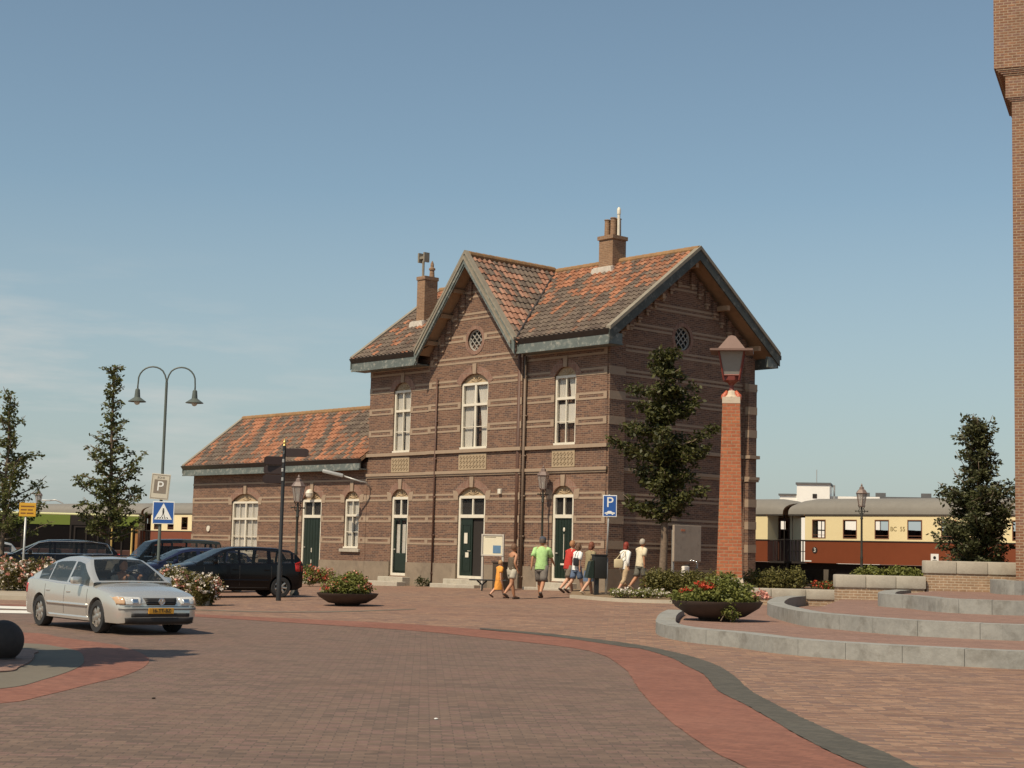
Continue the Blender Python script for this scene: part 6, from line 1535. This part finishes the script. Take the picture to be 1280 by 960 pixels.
# ------------------------------------------------------------------ railway coaches, bus, far building
pR = at(1006, 706, 71.5); pL = at(210, 680, 106)
dR = Vector((pR.x-pL.x, pR.y-pL.y, 0)).normalized(); rzT = math.atan2(dR.y, dR.x)
M_cream = plain('coach_cream', (.74, .63, .37), .45, .04, 2); M_cbrown = plain('coach_red_brown', (.175, .048, .02), .4, .10, 2); M_croof = plain('coach_grey_roof', (.185, .172, .148), .8, .10, 3)
M_cdark = plain('coach_interior_brown', (.06, .018, .008), .8, .2, 3); M_under = plain('underframe_black', (.02, .015, .012), .9, .3, 4)
zfl = 1.50; zmid = zfl+.99; zcr = zmid+1.17; zrf = zcr+.72; ZR = .50
def coach(s0, label, dirn=1, number=True):
    """s0: distance of the body's left end from the reference point, along the train"""
    Lb = 13.0; o_ = Vector((pR.x, pR.y, 0))+dR*s0
    r = empty('railway_coach', Vector((o_.x, o_.y, ZR)), rzT, label, 'railway coach', 'cream and brown railway coaches')
    zf, zm, zc, zr = zfl-ZR, zmid-ZR, zcr-ZR, zrf-ZR; W = 2.7
    wx = [((.38+1.58*i), (.38+1.58*i)+.70) for i in range(8)]
    up = MB(); wz0, wz1 = zm+.10, zm+.92
    def panel(b, x0, x1, z0, z1, y, t, holes):
        xs_ = [x0]
        for a, c in holes: b.box(xs_[-1], a, y, y+t, z0, z1); b.box(a, c, y, y+t, z0, wz0); b.box(a, c, y, y+t, wz1, z1); xs_.append(c)
        b.box(xs_[-1], x1, y, y+t, z0, z1)
    panel(up, 0, Lb, zm, zc, 0, .04, wx); panel(up, 0, Lb, zm, zc, W-.04, .04, wx)
    up.box(0, .04, .04, .85, zm, zc); up.box(0, .04, 1.75, W-.04, zm, zc); up.box(Lb-.04, Lb, .04, .85, zm, zc); up.box(Lb-.04, Lb, 1.75, W-.04, zm, zc)
    up.build('upper_body', M_cream, r)
    lo = MB(); lo.box(0, Lb, .005, .04, zf, zm-.03); lo.box(0, Lb, W-.04, W, zf, zm); lo.box(0, .04, .04, W-.04, zf, zm); lo.box(Lb-.04, Lb, .04, W-.04, zf, zm); lo.box(.04, Lb-.04, .04, W-.04, zf, zf+.05)
    lo.build('lower_body', M_cbrown, r)
    ln = MB(); ln.box(-.01, Lb+.01, -.015, .03, zm-.035, zm+.012); ln.build('waist_line', M_under, r)
    for a, c in wx:
        f = MB(); frame_rect(f, a, c, wz0, wz1, -.012, .03, .035); f.box(a+.035, c-.035, -.008, .02, wz0+.13, wz0+.15)
        fo = f.build('window', plain('window_wood', (.20, .09, .05), .6), r)
    inn = MB()
    for a, c in wx: inn.box(c+.25, c+.60, .3, 1.15, zf+.05, zm+.5); inn.box(c+.25, c+.60, 1.5, 2.4, zf+.05, zm+.5)
    inn.build('seats', M_cdark, r)
    # curved roof running out over the end platforms
    rf = MB(); n = 14; x0, x1 = -.85, Lb+.85; prof = []
    for i in range(n+1):
        t = math.pi*i/n; prof.append((W/2-(W/2+.07)*math.cos(t), zc-.02+(zr-zc+.02)*math.sin(t)**.75))
    for xx, sc_ in ((x0, .72), (x0+.35, .9), (x0+.9, 1.0), (x1-.9, 1.0), (x1-.35, .9), (x1, .72)):
        for y, z in prof: rf.v.append((xx, y, zc-.02+(z-zc+.02)*sc_))
    m = len(prof)
    for j in range(5):
        for i in range(n): rf.f.append((j*m+i, j*m+i+1, (j+1)*m+i+1, (j+1)*m+i)); rf.m.append(0)
    k = len(rf.v); rf.v += [(x, y+(W/2-y)*.03, z-.07) for x, y, z in rf.v[:k]]
    for j in range(5):
        for i in range(n): rf.f.append((k+j*m+i, k+(j+1)*m+i, k+(j+1)*m+i+1, k+j*m+i+1)); rf.m.append(1)
    for j in (0, 5):
        for i in range(n): rf.f.append((j*m+i, j*m+i+1, k+j*m+i+1, k+j*m+i)); rf.m.append(1)
    for i in (0, n):
        for j in range(5): rf.f.append((j*m+i, (j+1)*m+i, k+(j+1)*m+i, k+j*m+i)); rf.m.append(0)
    auto_smooth(rf.build('roof', [M_croof, plain('varnished_ceiling', (.26, .13, .05), .5)], r))
    # end walls: arched tympanum, door and platform railing
    for xe, s in ((0, -1), (Lb, 1)):
        e = MB(); e.prism([(y, z-.06) for y, z in prof]+[(W-.02, zc-.02), (.02, zc-.02)], 'x', xe-.02 if s > 0 else xe, xe if s > 0 else xe+.02); e.build('end_arch', plain('varnished_ceiling', (.26, .13, .05), .5), r)
        d = MB(); d.box(xe-.03, xe+.03, .86, 1.74, zf, zm+.1); frame_rect(d, 0, 0, 0, 0, 0, 0, 0) if False else None
        d.box(xe-.03, xe+.03, .86, 1.0, zm+.1, zc-.15); d.box(xe-.03, xe+.03, 1.6, 1.74, zm+.1, zc-.15); d.box(xe-.03, xe+.03, 1.0, 1.6, zc-.3, zc-.15); d.box(xe-.03, xe+.03, 1.0, 1.6, zm+.45, zm+.5); d.build('door', M_cdark, r)
        pf_ = MB(); pf_.box(min(xe, xe+s*.8), max(xe, xe+s*.8), .15, W-.15, zf-.05, zf+.04); pf_.box(min(xe, xe+s*.8), max(xe, xe+s*.8), -.25, .12, zf-.45, zf-.40); pf_.build('end_platform', M_under, r)
        rl = MB(); xo = xe+s*.78
        for i in range(9): y = .2+i*(W-.4)/8; rl.tube([(xo, y, zf), (xo, y, zf+1.0)], .016, 5)
        for i in range(1, 4): x_ = xe+s*.78*i/4; rl.tube([(x_, .18, zf), (x_, .18, zf+.95)], .016, 5)
        rl.tube([(xo, .18, zf+1.0), (xo, W-.18, zf+1.0)], .022, 5); rl.tube([(xe, .18, zf+.95), (xo, .18, zf+1.0)], .022, 5); rl.tube([(xo, .18, zf+.5), (xo, W-.18, zf+.5)], .015, 5)
        for y in (.18, W-.18): rl.tube([(xo, y, zf), (xo, y, zc)], .02, 5)
        rl.build('railing', M_under, r)
    u = MB(); u.box(-.8, Lb+.8, .35, .5, zf-.28, zf-.02); u.box(-.8, Lb+.8, W-.5, W-.35, zf-.28, zf-.02); u.box(4.2, 6.4, .5, 1.2, .25, zf-.28); u.tube([(5, .4, zf-.35), (8, .4, zf-.35)], .05, 6); u.build('underframe', M_under, r)
    for xw in (1.9, Lb-1.9):
        for y in (.62, W-.62):
            w = MB(); w.lathe([(.08, -.07), (.42, -.06), (.45, -.04), (.45, .05), (.40, .07), (.08, .09)], (0, 0, 0), 22, axis='y'); wo_ = w.build('wheel', M_under, r, True); wo_.location = (xw, y, .02)
        a = MB(); a.box(xw-.5, xw+.5, .33, .42, .1, zf-.28); a.build('axle_guard', M_under, r)
    if number:
        b = MB(); b.prism(circ(.52, zf+.56, .14, 16), 'y', -.012, .0); disc = b.build('number_disc', M_under, r)
        text('number_lettering', '3', .26, M_signw, disc, (.52, -.016, zf+.56))
        text('coach_lettering', 'BC  55', .27, plain('dark_gold_paint', (.20, .15, .06), .5), r, (4.66, -.006, zm+.52), sx=.95)
        b = MB(); b.box(6.22, 6.58, -.012, .0, zf+.12, zf+.50); lb = b.build('white_label', M_signw, r); b = MB(); b.prism(circ(6.4, zf+.34, .07, 10), 'y', -.017, -.012); b.box(6.3, 6.5, -.017, -.012, zf+.18, zf+.24); b.build('label_print', M_black, lb)
        b = MB(); b.box(.02, .35, -.012, 0, zf+.05, zf+.10); b.build('white_stripe', M_signw, r)
    return r
coach(0, 'cream and brown railway coach lettered BC 55 at the right')
coach(-13.0-2.0, 'railway coach behind the station with its arched end showing beside the lettered coach', number=False)
# far-left coaches: place by the picture
def s_at(px):
    rr = ray(px, 690); # intersection of sight line with the track line
    A = np.array([[rr.x, -dR.x], [rr.y, -dR.y]]); t, s = np.linalg.solve(A, np.array([pR.x, pR.y])); return s
sg = s_at(187)
coach(sg, 'far railway coach seen between the van roof and the low station wing', number=False)
coach(sg-15.0, 'farthest railway coach with grey roof showing over the green bus', number=False)
b = MB()
for s in (-1, 0): pass
tr_ = MB()
for y in (.62, 2.7-.62): tr_.box(-75, 20, y-.04, y+.04, .0, .12)
t_ = tr_.build('rails', M_under, None, loc=(pR.x, pR.y, .41)); t_.rotation_euler = (0, 0, rzT); tag(t_, kind='structure')
b = MB(); b.box(-75, 20, -.6, 3.3, -.3, .02); t_ = b.build('track_bed', plain('ballast', (.16, .12, .085), .95, .35, 9, bump=.8), None, loc=(pR.x, pR.y, .43)); t_.rotation_euler = (0, 0, rzT); tag(t_, kind='structure')
b = MB(); b.box(-75, 16, 3.45, 8.5, -.3, .95); t_ = b.build('platform', plain('platform_brick_grey', (.10, .085, .07), .9, .25, 4), None, loc=(pR.x, pR.y, .41)); t_.rotation_euler = (0, 0, rzT); tag(t_, kind='structure')
# bus -------------------------------------------------------------------------------------
D = 77.0; pb = at(172, 690, D); zg = .30; a = at(0, 637.5, D-1.2); dB = Vector((pb.x-a.x, pb.y-a.y, 0)).normalized(); LBus = 12.0
r = empty('bus', Vector((pb.x, pb.y, zg))-dB*LBus, math.atan2(dB.y, dB.x), 'dark-windowed city bus with lime green roof band at the left', 'bus')
hB = up_z(643.5, 172, D)-zg
M_lime = plain('lime_green_paint', (.15, .20, .03), .4, .08, 2); M_lemon = plain('pale_lemon_paint', (.72, .72, .38), .4, .05, 3)
b = MB(); b.bev(0, LBus, 0, 2.5, hB-.10, hB, .04); b.build('roof', M_lemon, r)
b = MB(); b.box(0, LBus-3.2, .0, 2.5, hB-.56, hB-.10); b.box(LBus-1.1, LBus, 0, 2.5, hB-.56, hB-.10); b.build('roof_band', M_lime, r)
b = MB(); b.box(LBus-3.2, LBus-1.1, .01, 2.49, hB-.56, hB-.10); b.build('destination_panel', M_under, r)
b = MB(); b.box(.02, LBus-.02, .03, 2.47, 1.0, hB-.56); b.build('window', plain('dark_bus_glass', (.006, .004, .003), .3, .2, 2, spec=.2), r)
b = MB(); b.bev(0, LBus, 0, 2.5, .30, 1.0, .04); b.build('lower_body', plain('dark_red_brown_paint', (.07, .03, .02), .5, .2, 3), r)
b = MB()
for x in (0, 2.2, 4.4, 6.6, 8.8): b.box(x, x+.08, -.01, .03, 1.0, hB-.56)
b.build('window_pillar', M_under, r)
for x in (9.0, 10.65):
    b = MB(); frame_rect(b, x, x+1.15, .35, hB-.60, -.02, .02, .07); b.box(x+.54, x+.61, -.02, .02, .4, hB-.62); b.build('door', M_under, r)
b = MB(); b.tube([(10.75, -.05, .4), (10.75, -.05, 2.2)], .05, 6); b.tube([(11.7, -.05, .4), (11.7, -.05, 2.2)], .05, 6); b.build('grab_pole', plain('yellow_pole', (.62, .45, .15), .5), r)
b = MB(); b.bev(11.85, 11.98, -.04, 0, .6, 2.0, .02); b.build('orange_panel', plain('orange_panel', (.35, .16, .05), .5), r)
for x in (2.6, 8.1):
    for y in (.14, 2.36):
        w = MB(); w.lathe([(.2, -.12), (.46, -.12), (.48, -.08), (.48, .08), (.46, .12), (.2, .12)], (0, 0, 0), 22, axis='y'); wo_ = w.build('wheel', M_tire, r, True); wo_.location = (x, y, .48)
# far white building behind the train
D = 112; m_ = D/F; z0 = .3
M_whitew = plain('white_rendered_wall', (.78, .76, .70), .8, .05, 1.5)
p = at(1037, 640, D); r = empty('white_building', Vector((p.x, p.y, z0)), R(-14), 'white flat-roofed building rising behind the railway coaches', 'building')
h1 = up_z(606, 1037, D)-z0; h2 = up_z(618.5, 985, D)-z0; h3 = up_z(617, 1075, D)-z0
b = MB(); b.box(-40.5*m_, 0, 0, 4.0, 0, h1); b.box(-62*m_, -40.5*m_-.01, .4, 6, 0, h2); b.box(.01, 3.4, .8, 6, 0, h2); b.build('wall', M_whitew, r)
b = MB(); b.box(-40.5*m_-.08, .08, -.08, 4.08, h1, h1+.14); b.box(-62*m_-.1, -40.5*m_-.1, .3, 6.1, h2, h2+.12); b.build('roof_edge', plain('roof_edge_grey', (.10, .10, .10)), r)
b = MB(); b.box(1.6, 7.5, 1, 6, h3-.35, h3-.18); b.box(2.0, 2.1, 1, 1.1, 0, h3-.2); b.box(7.0, 7.1, 1, 1.1, 0, h3-.2)
for x in (2.0, 3.1, 6.2): b.box(x, x+.7, 1.2, 1.8, h3-.18, h3+.1)
b.build('roof_deck', plain('roof_edge_grey', (.10, .10, .10)), r)
b = MB(); b.box(-21*m_, -21*m_+.3, -.03, 0, h1-.95, h1-.65); b.box(-21*m_, -21*m_+.25, -.03, 0, h1-1.5, h1-1.3); b.box(-5.6, -5.3, -.03, .37, 2.2, 2.6); b.build('window', M_dark, r)
b = MB(); b.tube([(-17*m_, 1, h1), (-17*m_, 1, h1+1.1)], .03, 5); b.tube([(.3, .5, 0), (.3, .5, h1)], .07, 6); b.build('aerial', M_steel, r)
# small litter on the paving
for i, (x, y, m) in enumerate(((192, 874, M_under), (545, 900, M_signw), (1142, 829, M_signw))):
    b = MB(); b.lathe([(.01, 0), (.018, .003), (.022, .01), (.01, .016)], (0, 0, 0), 7); q = gp(x, y)
    tag(b.build('litter', m, None, loc=q+Vector((0, 0, .004))), ['small dark scrap lying on the road at the lower left', 'tiny white scrap on the road at the lower centre', 'tiny white scrap on the clinkers before the lowest step'][i], 'litter')
# ------------------------------------------------------------------ separate pieces become separate parts
def split_pieces(o, gap):
    me = o.data; n = len(me.vertices); par = list(range(n))
    def find(a):
        while par[a] != a: par[a] = par[par[a]]; a = par[a]
        return a
    for e in me.edges:
        a, c = find(e.vertices[0]), find(e.vertices[1])
        if a != c: par[a] = c
    comp = {}
    for i in range(n): comp.setdefault(find(i), []).append(i)
    if len(comp) < 2 or len(comp) > 400: return
    co_ = np.array([v.co[:] for v in me.vertices]); keys = list(comp); bb = [(co_[comp[k]].min(0)-gap/2, co_[comp[k]].max(0)+gap/2) for k in keys]
    cl = list(range(len(keys)))
    def f2(a):
        while cl[a] != a: a = cl[a]
        return a
    for i in range(len(keys)):
        for j in range(i):
            if (bb[i][0] <= bb[j][1]).all() and (bb[j][0] <= bb[i][1]).all():
                a, c = f2(i), f2(j)
                if a != c: cl[a] = c
    groups = {}
    for i, k in enumerate(keys): groups.setdefault(f2(i), []).extend(comp[k])
    if not 2 <= len(groups) <= 60: return
    base = o.name.split('.')[0]
    for gi, vs in enumerate(list(groups.values())):
        keep = set(vs); bm = bmesh.new(); bm.from_mesh(me)
        bmesh.ops.delete(bm, geom=[v for v in bm.verts if v.index not in keep], context='VERTS')
        m2 = bpy.data.meshes.new(base); bm.to_mesh(m2); bm.free()
        for mt in me.materials: m2.materials.append(mt) if len(m2.materials) < len(me.materials) else None
        c = o.copy(); c.data = m2; C.objects.link(c); c.name = base
        if gi == 0:
            for ch in list(o.children): ch.parent = c
    bpy.data.objects.remove(o)
SKIP = ('step_kerb', 'foliage', 'crown', 'blossom', 'stems', 'spokes', 'lattice_relief', 'sign_lines', 'sign_pictogram', 'car_pictogram', 'label_print', 'body', 'hair', 'seats', 'underframe', 'trunk', 'curtain', 'railing', 'emblem', 'sign_outline', 'roof_deck', 'interior', 'underbody', 'shirt', 'main_roof', 'cross_roof', 'wing_roof')
for o in [o for o in bpy.data.objects if o.type == 'MESH' and o.parent]:
    nm = o.name.split('.')[0]
    if nm in SKIP or 'lettering' in nm or len(o.data.vertices) > 9000: continue
    split_pieces(o, .09 if nm in ('stone_band', 'tympanum', 'keystone', 'quoin', 'fascia', 'gutter', 'brick_corbel', 'corbel_stone') else .03)
# ------------------------------------------------------------------ light and sky
EL, AZ = 53.0, 220.5
sd = Vector((math.sin(R(AZ))*math.cos(R(EL)), math.cos(R(AZ))*math.cos(R(EL)), math.sin(R(EL))))
sun = bpy.data.lights.new('sun', 'SUN'); so = bpy.data.objects.new('sun', sun); C.objects.link(so)
sun.energy = 5.0; sun.angle = R(.5); sun.color = (1, .85, .65); so.rotation_euler = sd.to_track_quat('Z', 'Y').to_euler(); so.location = (0, 0, 60)
w = bpy.data.worlds.new('World'); scn.world = w; w.use_nodes = True; nt = w.node_tree
bg = nt.nodes['Background']; sk = nt.nodes.new('ShaderNodeTexSky'); sk.sky_type = 'NISHITA'; sk.sun_disc = False
sk.sun_elevation = R(EL); sk.sun_rotation = R(AZ); sk.air_density = 1.0; sk.dust_density = 1.0; sk.ozone_density = 2.0
tc_ = nt.nodes.new('ShaderNodeTexCoord'); sp = nt.nodes.new('ShaderNodeSeparateXYZ'); L(nt, tc_.outputs['Generated'], sp.inputs[0])
hs = nt.nodes.new('ShaderNodeHueSaturation'); hs.inputs['Saturation'].default_value = .84; tn = nt.nodes.new('ShaderNodeMix'); tn.data_type = 'RGBA'; tn.blend_type = 'MULTIPLY'; tn.inputs[0].default_value = 1; tn.inputs[7].default_value = (.91, 1.05, .97, 1); L(nt, sk.outputs[0], tn.inputs[6]); L(nt, tn.outputs[2], hs.inputs['Color'])
# thin high cloud, low in the west (left of the view)
el = sp.outputs[2]
mp = nt.nodes.new('ShaderNodeMapping'); mp.inputs['Scale'].default_value = (2.2, 2.2, 14); mp.inputs['Rotation'].default_value = (0, R(6), 0); L(nt, tc_.outputs['Generated'], mp.inputs[0])
cl = noise(nt, mp.outputs[0], 2.4, 7, .6)
left = ramp(nt, sp.outputs[0], .02, -.30)
low = mathn(nt, 'MULTIPLY', ramp(nt, el, .18, .11), ramp(nt, el, -.02, .03))
cf_ = mathn(nt, 'MULTIPLY', mathn(nt, 'MULTIPLY', ramp(nt, cl, .47, .66), left), low)
hz = ramp(nt, el, .22, -.01, 0, .72)
base = mixc(nt, hz, hs.outputs[0], (4.1, 4.45, 4.6))
col = mixc(nt, mathn(nt, 'MULTIPLY', cf_, .6), base, (6.2, 6.1, 5.8))
L(nt, col, bg.inputs[0]); bg.inputs[1].default_value = .104
scn.view_settings.view_transform = 'Standard'; scn.view_settings.look = 'None'; scn.view_settings.exposure = 0.0; scn.view_settings.gamma = 1
scn.render.engine = 'CYCLES'; scn.cycles.max_bounces = 6; scn.cycles.transparent_max_bounces = 12
